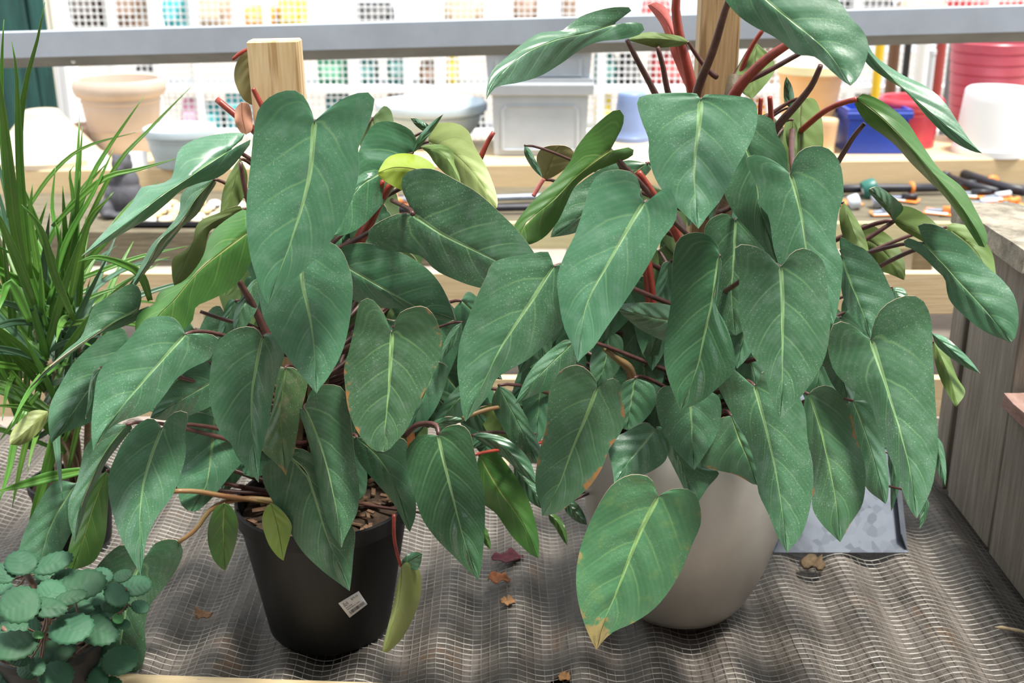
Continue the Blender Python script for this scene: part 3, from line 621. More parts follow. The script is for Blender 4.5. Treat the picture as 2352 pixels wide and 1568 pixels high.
RIGHT = [
 (1.355,1.285,'1272,612 1235,670 1195,730 1150,800 1110,880 1085,930 1069,968','1265,590 1255,577 1215,583 1160,592 1130,605 1115,640 1095,680 1075,730 1057,780 1050,840 1055,890 1060,940','1285,605 1312,612 1305,650 1288,700 1292,750 1270,775 1220,820 1170,850 1140,870 1120,910 1090,945',dict()),
 (1.345,1.265,'1480,465 1440,530 1400,600 1365,660 1345,705 1335,760 1327,832','1473,445 1465,410 1445,393 1410,390 1375,400 1355,430 1340,480 1320,540 1295,590 1280,640 1285,700 1295,750 1315,795','1490,460 1515,440 1535,430 1555,470 1550,510 1520,550 1500,590 1470,640 1430,700 1395,750 1365,795 1340,818',dict()),
 (1.41,1.34,'1610,228 1605,290 1597,350 1595,420 1600,480 1604,525','1600,215 1570,213 1520,214 1475,220 1463,235 1475,280 1490,320 1490,360 1505,410 1535,455 1570,490 1592,512','1620,217 1650,217 1690,220 1730,230 1740,260 1735,300 1715,345 1695,380 1675,420 1655,460 1630,490 1612,515',dict()),
 (1.49,1.44,'1695,285 1715,345 1735,400 1745,470 1765,540 1787,604','1675,330 1663,430 1680,480 1720,530 1760,577 1780,598','1730,262 1775,275 1785,310 1805,345 1808,400 1790,480 1785,560 1789,595',dict()),
 (1.45,1.385,'1815,400 1830,450 1845,520 1855,590 1880,660 1914,745','1800,385 1770,365 1735,355 1713,365 1722,390 1740,430 1745,460 1740,470 1762,490 1770,520 1775,560 1790,610 1830,670 1880,725','1822,370 1840,345 1870,335 1900,340 1925,365 1935,400 1937,450 1925,490 1920,560 1935,600 1932,660 1922,720',dict()),
 (1.335,1.265,'1793,613 1797,680 1797,760 1797,830 1796,900 1792,966','1780,600 1755,575 1720,563 1690,566 1690,600 1698,640 1695,700 1705,760 1725,810 1752,850 1770,910 1782,945','1803,600 1820,580 1845,570 1875,583 1895,610 1900,660 1908,710 1905,770 1895,820 1870,870 1840,910 1810,945',dict()),
 (1.41,1.35,'1653,588 1645,640 1635,700 1620,760 1605,830 1585,890 1563,941','1652,570 1640,550 1615,535 1585,535 1558,550 1547,585 1543,640 1540,700 1530,760 1525,820 1535,870 1550,910','1658,600 1653,640 1646,690 1642,710 1662,735 1680,780 1690,830 1685,855 1660,880 1620,915 1590,932',dict(m=G)),
 (1.42,1.30,'2000,780 2020,840 2045,920 2070,1000 2090,1080 2106,1190','1985,768 1955,745 1920,740 1905,770 1903,810 1915,850 1940,880 1970,905 2000,930 2015,980 2035,1030 2060,1090 2085,1160','2005,750 2020,715 2050,690 2090,678 2120,690 2138,730 2142,790 2145,860 2150,940 2155,1010 2150,1070 2140,1120 2120,1165',dict()),
 (1.51,1.46,'1932,590 1950,640 1975,700 1990,740 2001,777','1925,580 1930,640 1938,690 1960,730 1985,762','1930,545 1960,560 1990,575 2020,610 2040,650 2055,690 2030,730 2010,767',dict()),
 (1.51,1.44,'2122,559 2170,610 2220,665 2270,720 2322,786','2118,540 2107,520 2130,513 2170,525 2220,560 2265,610 2300,640 2330,680 2340,730 2332,775','2108,560 2095,547 2078,550 2078,565 2095,572 2120,590 2150,620 2170,640 2175,670 2185,695 2220,730 2260,760 2300,778',dict()),
 (1.36,1.27,'1700,-60 1760,0 1820,50 1870,90 1910,130 1953,196','1670,-60 1655,-20 1690,30 1730,60 1770,80 1800,100 1830,125 1870,130 1900,155 1935,185','1730,-90 1800,-90 1870,-50 1925,0 1955,40 1985,75 1995,110 1985,150 1970,180',dict()),
 (1.52,1.42,'1960,70 2010,140 2080,210 2150,270 2200,310 2256,352','1985,85 2010,128 2070,170 2130,200 2170,235 2200,280 2230,325','1975,120 2000,155 2050,190 2085,212 2115,252 2150,290 2190,325 2230,346',dict()),
 (1.54,1.42,'1968,225 2020,265 2080,325 2140,395 2200,465 2240,525 2262,568','1985,215 2030,235 2080,275 2110,320 2130,350 2160,390 2210,430 2240,480 2265,530 2269,555','1963,240 1990,282 2030,312 2060,337 2090,372 2130,412 2170,452 2200,492 2230,537 2250,566',dict(m=YG,kB=.05)),
 (1.54,1.40,'1412,55 1350,75 1280,90 1210,120 1160,160 1130,195 1117,228','1425,40 1450,25 1448,17 1400,18 1340,35 1310,55 1290,70 1240,75 1200,100 1165,130 1132,160 1119,198','1430,58 1460,50 1480,60 1472,78 1430,90 1380,95 1340,110 1290,145 1240,175 1190,190 1140,200',dict()),
 (1.60,1.56,'1580,97 1530,90 1480,88 1440,92','1560,84 1500,75 1462,81','1555,106 1510,108 1478,101',dict(under=True)),
 (1.51,1.44,'1402,345 1330,400 1270,460 1207,513 1192,560','1415,320 1430,290 1433,265 1420,250 1400,260 1370,285 1345,310 1320,345 1310,370 1270,420 1230,455 1200,490 1180,520 1180,545','1420,345 1445,338 1458,350 1440,365 1400,380 1355,400 1320,430 1300,470 1280,510 1250,545 1215,562',dict(m=YG,kB=.03)),
 (1.57,1.52,'1485,375 1400,440 1330,500 1265,545','1440,368 1380,388 1310,440 1290,490 1270,525','1495,390 1440,445 1390,505 1320,535',dict()),
 (1.60,1.59,'1250,412 1262,380 1275,350 1287,333','1240,395 1233,365 1243,342 1262,334','1270,405 1300,385 1318,360 1312,342 1298,334',dict(under=True,um='tan')),
 (1.59,1.55,'1690,505 1685,600 1680,680 1690,770','1660,490 1620,520 1622,600 1640,690 1665,760','1715,490 1755,560 1745,650 1720,745',dict()),
 (1.55,1.50,'1570,740 1500,730 1415,708','1545,703 1480,695 1430,698','1545,785 1480,762 1440,732',dict()),
 (1.39,1.33,'1372,892 1345,960 1315,1030 1290,1100 1265,1150 1245,1184','1370,875 1350,850 1325,838 1290,850 1265,885 1258,930 1255,980 1240,1030 1230,1090 1232,1130 1243,1165','1378,890 1395,872 1415,870 1428,890 1425,910 1435,945 1430,985 1400,1030 1385,1070 1360,1110 1330,1140 1290,1172 1260,1183',dict(m=BE)),
 (1.42,1.37,'1505,985 1470,1030 1440,1065 1411,1115','1480,970 1430,995 1395,1010 1398,1040 1407,1080','1520,990 1532,1050 1490,1085 1440,1098',dict()),
 (1.355,1.285,'1512,1140 1480,1200 1450,1270 1420,1350 1390,1420 1370,1492','1505,1115 1490,1095 1450,1090 1410,1110 1380,1150 1350,1210 1330,1270 1323,1330 1330,1390 1345,1440 1358,1470','1525,1130 1550,1122 1585,1125 1605,1150 1610,1200 1590,1250 1565,1310 1535,1360 1500,1400 1455,1430 1410,1450 1385,1472',dict(m=TI)),
 (1.43,1.39,'1578,890 1588,950 1590,1010 1595,1079','1555,885 1520,890 1507,920 1515,970 1540,1020 1575,1060','1600,890 1650,910 1656,960 1640,1010 1615,1050',dict()),
 (1.445,1.41,'1530,985 1560,1050 1580,1110 1593,1179','1508,980 1520,1020 1540,1060 1565,1110 1583,1155','1560,1000 1620,1070 1652,1085 1625,1120 1603,1155',dict()),
 (1.43,1.40,'1680,955 1700,1010 1720,1060 1738,1113','1650,965 1620,1030 1609,1065 1640,1078 1690,1090 1728,1111','1710,965 1745,1020 1765,1080 1748,1112',dict(m=BE)),
 (1.39,1.30,'1733,886 1750,950 1770,1030 1785,1100 1797,1180 1808,1269','1715,875 1690,850 1655,840 1636,850 1645,880 1670,930 1690,970 1715,1010 1735,1070 1742,1130 1765,1180 1785,1230','1745,870 1755,850 1790,860 1830,900 1850,950 1855,1010 1868,1080 1865,1140 1855,1190 1840,1230 1820,1255',dict()),
 (1.43,1.36,'1857,905 1880,970 1900,1050 1915,1120 1925,1190 1930,1245','1850,910 1845,950 1855,1010 1868,1080 1865,1160 1885,1200 1912,1228','1870,893 1900,885 1930,905 1955,950 1965,1000 1985,1060 1988,1110 1980,1160 1955,1200 1938,1230',dict(m=BE)),
 (1.52,1.47,'1960,920 1990,1000 2015,1080 2034,1157','1935,950 1965,1060 1990,1120 2020,1146','2005,930 2032,1030 2041,1090 2040,1140',dict()),
 (1.62,1.56,'2145,785 2175,850 2200,930','2148,830 2170,890 2194,932','2170,795 2196,865 2216,900',dict(under=True)),
 (1.64,1.56,'2053,508 2100,530 2150,560 2200,595','2045,488 2060,473 2100,478 2140,505 2175,545','2070,525 2110,547 2150,570',dict(under=True)),
 (1.63,1.60,'2053,506 2030,465 1998,434','2040,490 2020,468 1997,442','2075,478 2050,450 2018,429',dict()),
 (1.70,1.66,'1960,540 2010,560 2050,600 2077,643','1990,513 2040,540 2070,580 2079,620','1970,570 2000,615 2040,628',dict(under=True)),
 (1.64,1.60,'1938,465 1960,530 1988,592','1928,485 1932,525 1955,582','1957,490 1985,540 1994,580',dict(under=True)),
 (1.64,1.58,'2175,522 2240,575 2288,665','2190,513 2240,528 2275,575 2285,620','2180,560 2220,610 2260,650',dict(under=True)),
 (1.64,1.60,'1840,226 1838,300 1842,392','1815,245 1800,300 1800,350 1818,382','1872,230 1888,280 1889,340 1870,380',dict(under=True)),
 (1.66,1.63,'1738,100 1732,160 1727,227','1712,125 1691,175 1700,208','1770,130 1779,160 1760,192',dict(under=True)),
 (1.50,1.46,'1318,785 1250,850 1182,928','1288,785 1220,848','1325,830 1290,882 1230,906',dict()),
 (1.53,1.51,'1458,868 1448,930 1440,987','1425,885 1415,930 1425,978','1500,885 1505,930 1465,980',dict()),
 (1.53,1.50,'1145,885 1185,960 1235,1065','1130,930 1165,1000 1200,1055','1178,905 1220,980 1245,1040',dict()),
 (1.51,1.47,'1085,1000 1140,1015 1190,1060 1235,1115','1110,1020 1150,1045 1200,1090','1110,993 1165,1008 1215,1055',dict()),
 (1.54,1.47,'1100,1045 1150,1130 1200,1200 1237,1282','1092,1090 1105,1150 1140,1180 1175,1230 1215,1270','1135,1035 1182,1090 1215,1150 1237,1230',dict(m=YG)),
 (1.57,1.53,'1180,1070 1220,1120 1252,1172','1185,1110 1215,1150','1210,1080 1245,1130',dict()),
 (1.56,1.54,'1180,690 1230,760 1250,830','1160,720 1200,790 1235,825','1220,690 1265,760 1265,810',dict()),
 (1.60,1.57,'1400,760 1390,830 1370,890','1375,770 1355,830 1360,870','1430,780 1425,840 1390,885',dict()),
 (1.60,1.57,'1700,780 1730,850 1740,930','1680,800 1700,870 1725,915','1740,790 1765,860 1755,915',dict()),
 (1.58,1.55,'1900,770 1930,850 1950,930','1880,800 1905,870 1935,915','1930,770 1960,850 1962,910',dict()),
 (1.60,1.57,'1080,890 1040,930 1000,990','1060,880 1015,930 998,965','1095,910 1065,955 1025,985',dict()),
 (1.60,1.58,'1120,930 1150,960 1150,1020','1100,940 1115,985 1135,1010','1150,925 1180,965 1170,1005',dict(under=True)),
 (1.62,1.59,'1540,600 1520,680 1500,760','1520,610 1500,680 1492,730','1560,630 1545,700 1520,750',dict()),
 (1.60,1.58,'1640,800 1660,860 1680,930','1630,820 1640,880 1665,920','1670,810 1690,860 1690,910',dict()),
]
UM = {'lime': M_underlime, 'tan': M_undertan}
MM = {'lime2': leaf_mat('yellowing small leaf', (.20,.33,.06), (.28,.40,.07), (.42,.45,.15), rough=.35, dust=0, edge=(.5,.3,.08), edge_amt=.05, trans=.3)}
NOPET = set()
for lst, par, ax in ((LEFT, LP, LA), (RIGHT, RP, RA)):
    for Y0, Y1, md, A, B, kw in lst:
        kw = dict(kw)
        if isinstance(kw.get('m'), str): kw['m'] = MM[kw['m']]
        if isinstance(kw.get('um'), str): kw['um'] = UM[kw['um']]
        o, p = leaf(par, Y0, Y1, md, A, B, **kw)
        if p.z > .1 and md[:4] not in ('1402', '1412', '1968', '1700', '590,', '622,', '515,', '922,', '318,', '1512', '1372', '1505', '1006', '1812'): auto_petiole(o, p, ax, .2 if par is LP else .25)
for Y0, Y1, md, w, kw in (
    (1.55,1.55,'947,352 975,310 1018,262',9,{}), (1.58,1.58,'988,300 965,285 943,271',10,{}), (1.54,1.52,'1205,334 1222,370 1246,408',9,{}),
    (1.60,1.56,'2140,765 2190,808 2251,857',15,{}), (1.55,1.5,'2150,1000 2160,1060 2171,1116',13,{}), (1.5,1.46,'2128,1140 2122,1180 2112,1214',9,{}),
    (1.55,1.52,'2042,1040 2056,1100 2047,1174',11,{}), (1.66,1.66,'1814,248 1811,210 1806,176',12,{}), (1.60,1.58,'1822,275 1818,320 1828,368',13,dict(m=M_under)),
    (1.53,1.5,'1258,1178 1284,1205 1303,1252',11,dict(m=M_young)), (1.58,1.56,'1300,1150 1325,1180 1348,1205',16,{}), (1.5,1.49,'1105,1205 1115,1235 1127,1262',10,dict(m=M_young)),
    (1.52,1.52,'985,980 1030,967 1072,964',11,{}), (1.54,1.5,'1062,740 1030,790 1012,830',12,{}), (1.60,1.56,'1480,840 1500,800 1520,740',16,{}),
    (1.56,1.53,'2050,660 2070,690 2085,720',20,{})):
    par = LP if P(md)[0][0] < 1130 else RP; o, p = blade(par, Y0, Y1, md, w, **kw)
    auto_petiole(o, p, LA if par is LP else RA, .2 if par is LP else .25, .002)
# inner leaves that fill the crown behind the outer ones
def inner(par, ax, cx, cy, ln, ang, Y, **kw):
    ca, sa = math.cos(ang), math.sin(ang); w = ln*.27
    def T(u, t): return '%.1f,%.1f' % (cx+(u-.5)*ln*ca-t*w*sa, cy+(u-.5)*ln*sa+t*w*ca)
    prof = ((-.06,.35),(-.14,.75),(-.06,1.05),(.12,1.1),(.35,.98),(.6,.75),(.82,.42))
    o, p = leaf(par, Y, Y-.03, ' '.join(T(u, .03*math.sin(u*3)) for u in (0,.35,.7,1)), ' '.join(T(u, t) for u, t in prof), ' '.join(T(u, -t) for u, t in prof), **kw)
    auto_petiole(o, p, ax, .2 if par is LP else .25)
rin = random.Random(21)
for par, ax, x0, x1, y0, y1, n, ya, yb in ((LP,LA,560,980,560,980,26,1.70,1.90),(RP,RA,1330,1900,520,1030,34,1.78,1.98),(LP,LA,640,900,330,560,7,1.70,1.85),(RP,RA,1520,1800,300,560,8,1.76,1.9)):
    for k in range(n):
        cx = rin.uniform(x0, x1); c0 = 720 if par is LP else 1620
        inner(par, ax, cx, rin.uniform(y0, y1), rin.uniform(150, 220), math.pi/2 - (cx-c0)/700 + rin.uniform(-.4, .4), rin.uniform(ya, yb), m=M_top, under=True, um=M_underdk)
for par, ax, x0, x1, y0, y1, n in ((RP,RA,1130,1330,700,1000,11),(RP,RA,1370,1560,640,1000,11),(RP,RA,1640,1790,620,920,8),(RP,RA,1880,2010,780,1040,7),(LP,LA,640,900,880,1080,9),(LP,LA,370,500,800,960,6),
                                   (LP,LA,930,1110,740,1000,17),(LP,LA,430,540,960,1060,4),(LP,LA,600,700,560,760,4),(RP,RA,1440,1660,900,1020,7),(LP,LA,760,880,440,620,4),(RP,RA,1560,1760,420,560,5)):
    for k in range(n):
        cx = rin.uniform(x0, x1); c0 = 700 if par is LP else 1640
        inner(par, ax, cx, rin.uniform(y0, y1), rin.uniform(130, 210), math.pi/2 - (cx-c0)/900 + rin.uniform(-.5, .5), rin.uniform(1.58, 1.70 if par is LP else 1.76), m=M_top)
# stalks that show in the open
def stalk(par, s, Y0, Y1, r0, r1, m, nm='petiole'): petiole(par, s, Y0, Y1, r0, r1, m, nm)
for a in ((LP,'900,420 870,470 845,520 812,575',1.53,1.56,.0042,.0085,M_petred), (LP,'880,415 862,460 845,505 815,560',1.53,1.57,.003,.006,M_petred),
          (LP,'498,228 530,255 582,298 640,360',1.62,1.60,.0042,.006,M_petred), (LP,'581,203 592,225 606,250',1.60,1.60,.0032,.004,M_petred),
          (LP,'534,137 553,122 580,113 615,120',1.66,1.665,.0022,.005,M_petred), (LP,'1134,303 1118,330 1100,370 1060,450',1.60,1.60,.003,.0055,M_petred),
          (LP,'552,372 560,420 575,480 600,560',1.58,1.58,.003,.004,M_petdark), (LP,'460,715 520,735 580,750 640,790',1.53,1.56,.0024,.0035,M_petdark),
          (LP,'545,640 575,690 600,740 625,800',1.54,1.56,.004,.007,M_petdark), (LP,'948,492 940,480 900,460',1.43,1.5,.003,.003,M_petdark),
          (LP,'905,1180 905,1230 912,1270 922,1302',1.46,1.425,.0028,.0022,M_petred), (LP,'430,985 480,998 560,1020',1.5,1.54,.0024,.003,M_petdark),
          (LP,'395,1128 450,1128 520,1140 600,1150 680,1160',1.47,1.54,.0034,.0042,M_petgreen), (LP,'410,1245 450,1215 490,1165 560,1145 640,1152',1.47,1.53,.003,.0045,M_petgreen),
          (LP,'318,1300 350,1280 410,1245',1.475,1.472,.003,.003,M_petgreen), (LP,'945,930 942,980 948,1040',1.5,1.52,.005,.006,mat('orange petiole', (.5,.18,.05), .4, var=.3, scale=30)),
          (LP,'1008,1000 1000,975 960,975 930,1000',1.415,1.47,.003,.004,M_petdark), (LP,'1062,960 1120,940 1180,930',1.5,1.54,.003,.003,M_petgreen),
          (RP,'1572,-60 1552,0 1560,80 1580,160 1592,225 1595,300',1.60,1.62,.0050,.0085,M_petred), (RP,'1700,-60 1670,10 1640,110 1600,215 1585,330',1.40,1.62,.0036,.007,M_petdark),
          (RP,'1830,90 1800,108 1750,145 1690,212 1650,300',1.50,1.63,.005,.009,M_petred), (RP,'1885,150 1865,195 1830,240 1790,285 1750,350',1.54,1.62,.0035,.0065,M_petdark),
          (RP,'1968,228 1930,238 1890,258 1840,300',1.54,1.62,.0036,.0042,M_petred), (RP,'1985,284 1960,315 1925,372 1890,430',1.56,1.61,.003,.0042,M_petdark),
          (RP,'1440,92 1465,140 1505,215 1560,330',1.54,1.60,.003,.0055,M_petdark), (RP,'1510,108 1522,150 1535,215 1570,320',1.58,1.62,.003,.0052,M_petdark),
          (RP,'2053,508 2020,530 1985,552 1930,580',1.635,1.64,.003,.0036,M_petdark), (RP,'2120,568 2080,582 2020,612 1960,650',1.52,1.58,.0028,.0034,M_petdark),
          (RP,'1250,410 1240,425 1225,450',1.60,1.60,.0028,.003,M_pink), (RP,'1755,65 1725,110 1700,170 1685,230',1.64,1.66,.003,.004,M_petred),
          (RP,'1768,222 1770,250 1772,290',1.62,1.63,.0034,.004,M_petred), (RP,'1748,225 1746,250 1745,280',1.63,1.63,.003,.003,M_petred),
          (RP,'1466,395 1490,430 1530,490 1570,570',1.56,1.6,.0045,.007,M_petred), (RP,'1420,372 1440,410 1470,470',1.55,1.6,.0028,.004,M_petdark),
          (RP,'1402,345 1425,372 1470,420 1540,500',1.515,1.6,.003,.005,M_petdark), (RP,'1822,395 1818,350 1820,300',1.46,1.56,.0034,.004,M_petdark),
          (RP,'1470,520 1488,620 1500,740',1.58,1.6,.007,.008,M_petred), (RP,'1390,800 1420,825 1445,845 1455,880',1.56,1.58,.0045,.007,M_petgreen),
          (RP,'1085,1045 1130,1035 1185,1030 1300,1000',1.46,1.60,.0022,.0026,M_petred)):
    stalk(*a)
# pink sheath wrapping the new shoot of the right plant
q, p_ = leaf(RP, 1.61, 1.625, '1492,10 1525,40 1548,90 1575,160 1590,210', '1510,6 1535,25 1552,80 1578,150', '1488,14 1520,60 1545,130 1575,200', m=M_pink, um=M_pink, name='sheath')
q, p_ = leaf(LP, 1.60, 1.60, '555,235 556,270 565,308', '541,250 540,280 552,303', '572,240 580,275 578,300', m=mat('salmon sheath', (.72,.36,.24), .4, var=.15, scale=30), um=M_pink, name='sheath')

# ================================================================== GRASSY PLANT ON THE LEFT
M_strap = leaf_mat('strap leaf', (.08,.23,.035), (.14,.34,.05), (.26,.45,.10), rough=.3, veins=.01, veinw=.05, dust=.05, edge=(.16,.04,.03), edge_amt=.035, trans=.3, quilt=.15, vamt=0, tcol=(.22,.42,.05))
M_strapb = leaf_mat('bluish strap leaf', (.05,.13,.07), (.08,.19,.11), (.18,.30,.16), rough=.34, veins=.01, veinw=.05, dust=.1, trans=.2, quilt=.15, vamt=0)
DP = atZ(180, 1235, 0)
drac = empty('dracaena', (DP.x, DP.y, .10), 'grassy plant with long narrow strap leaves left of the philodendrons', 'plant')
def strap(pts, w, m, par):
    """pts: world points, w: half width in metres at the widest"""
    c = crom([tuple(p) for p in pts], 15); v, f, uv = [], [], []
    for i in range(15):
        p = Vector(c[i]); t = (Vector(c[min(i+1,14)])-Vector(c[max(i-1,0)])).normalized()
        view = (O-p).normalized(); s = t.cross(view)
        s = s.normalized() if s.length > 1e-4 else Vector((1,0,0)); nn = s.cross(t).normalized()
        u = i/14; ww = w*(.55+.45*math.sin(min(1, u*2.2)*math.pi/2))*max(.03, (1-u**2.6))
        for j, a in enumerate((-1, -.5, 0, .5, 1)):
            v.append(p + s*ww*a + nn*ww*.45*(abs(a)-.5)); uv.append((.5+.5*a, u))
    for i in range(14):
        for j in range(4): f.append((i*5+j, i*5+j+1, (i+1)*5+j+1, (i+1)*5+j))
    me = pyd('leaf', v, f); ul = me.uv_layers.new(name='UVMap')
    for lp in me.loops: ul.data[lp.index].uv = uv[lp.vertex_index]
    o = link('leaf', me, [m], par, True)
    md = o.modifiers.new('t', 'SOLIDIFY'); md.thickness = .0006
def dracaena():
    rnd = random.Random(11)
    # (stem foot, crown), pixels met at their own distance
    crowns = [(atY(85, 760, 1.70), 24), (atY(165, 735, 1.74), 26), (atY(35, 730, 1.78), 24), (atY(110, 830, 1.66), 20), (atY(45, 900, 1.72), 14), (atY(140, 960, 1.70), 10)]
    for c, n in crowns:
        foot = Vector((DP.x+rnd.uniform(-.03,.03), DP.y+rnd.uniform(-.03,.03), .09))
        mid = (c+foot)*.5 + Vector((rnd.uniform(-.02,.02), .02, 0))
        pts = crom([tuple(foot), tuple(mid), tuple(c)], 9)
        tube('stem', pts, .006, mat('pink ringed stem', (.34,.20,.16), .7, col2=(.16,.16,.06), scale=70, stretch=(1,1,3)), drac, 8)
        for k in range(n):
            az = rnd.uniform(0, 6.28); el = rnd.uniform(.35, 1.45); L = rnd.uniform(.16, .34); droop = rnd.uniform(.1, .5)*(1.5-el)
            d = Vector((math.cos(az)*math.cos(el), math.sin(az)*math.cos(el), math.sin(el)))
            p = c + Vector((0, 0, rnd.uniform(-.10, .03))); pts = [p]
            for s in range(6):
                p = p + d*(L/6); pts.append(p); d = (d + Vector((0, 0, -droop*.45))).normalized()
            strap(pts, rnd.uniform(.004, .0068), M_strapb if rnd.random() < .3 else M_strap, drac)
    for s, Y0, Y1, w in (('60,640 35,520 22,400 5,240 -6,150',1.62,1.56,.0085), ('70,640 50,450 42,300 38,170 27,95',1.63,1.58,.006), ('62,600 45,330 60,190 85,95 103,5',1.64,1.6,.005),
                      ('20,500 5,300 4,150 9,45',1.6,1.58,.004), ('170,735 125,630 97,530 50,470',1.62,1.56,.006), ('80,700 42,605 0,505 -20,470',1.6,1.52,.007),
                      ('40,520 110,410 190,340 312,304',1.7,1.8,.003), ('130,620 200,430 245,345 330,222',1.7,1.78,.004), ('150,620 260,392 340,300 440,198',1.72,1.85,.0036),
                      ('120,520 230,415 320,388 410,363',1.7,1.78,.0045), ('345,690 322,630 272,602 218,590 178,602',1.56,1.5,.006), ('130,660 230,622 320,590 430,565',1.75,1.85,.004),
                      ('130,700 200,665 280,622 390,590',1.78,1.9,.004), ('60,940 35,1010 20,1080 -2,1152',1.62,1.54,.0055), ('90,940 62,1010 45,1080 28,1165',1.62,1.56,.0045),
                      ('150,930 128,1000 105,1090 75,1190 62,1265',1.6,1.54,.0085), ('192,1080 120,1094 60,1110 -10,1130',1.56,1.52,.0085), ('150,600 170,480 160,400 170,380',1.72,1.74,.005),
                      ('130,740 165,520 190,440 250,370',1.7,1.74,.005), ('110,700 150,560 215,440 262,340',1.68,1.74,.0045), ('160,700 200,520 245,460 262,440',1.68,1.7,.006),
                      ('70,740 25,650 5,690 -5,720',1.56,1.52,.007), ('90,900 40,960 0,1010',1.66,1.62,.005), ('110,760 60,600 20,580 -10,560',1.66,1.6,.005), ('100,720 85,600 70,500 75,420',1.66,1.68,.006),
                      ('170,720 140,560 120,480 128,380',1.7,1.74,.004), ('60,700 110,560 160,470 215,395',1.72,1.8,.004), ('180,760 230,700 300,690 390,700',1.76,1.85,.003)):
        q = P(s); strap([atY(a, b, Y0+(Y1-Y0)*i/(len(q)-1)) for i, (a, b) in enumerate(q)], w, M_strap if hash(s) % 5 else M_strap, drac)
    pt = empty('nursery_pot', DP, 'small dark nursery pot under the grassy strap-leaved plant', 'pot')
    lathe('body', [(0,.003),(.05,.003),(.055,0),(.066,.098),(.069,.1),(.069,.112),(.065,.112),(.063,.09)], M_blackpot, pt, DP, 40)
    lathe('soil', [(0,.1),(.064,.097)], M_soil, pt, DP, 30)
dracaena()

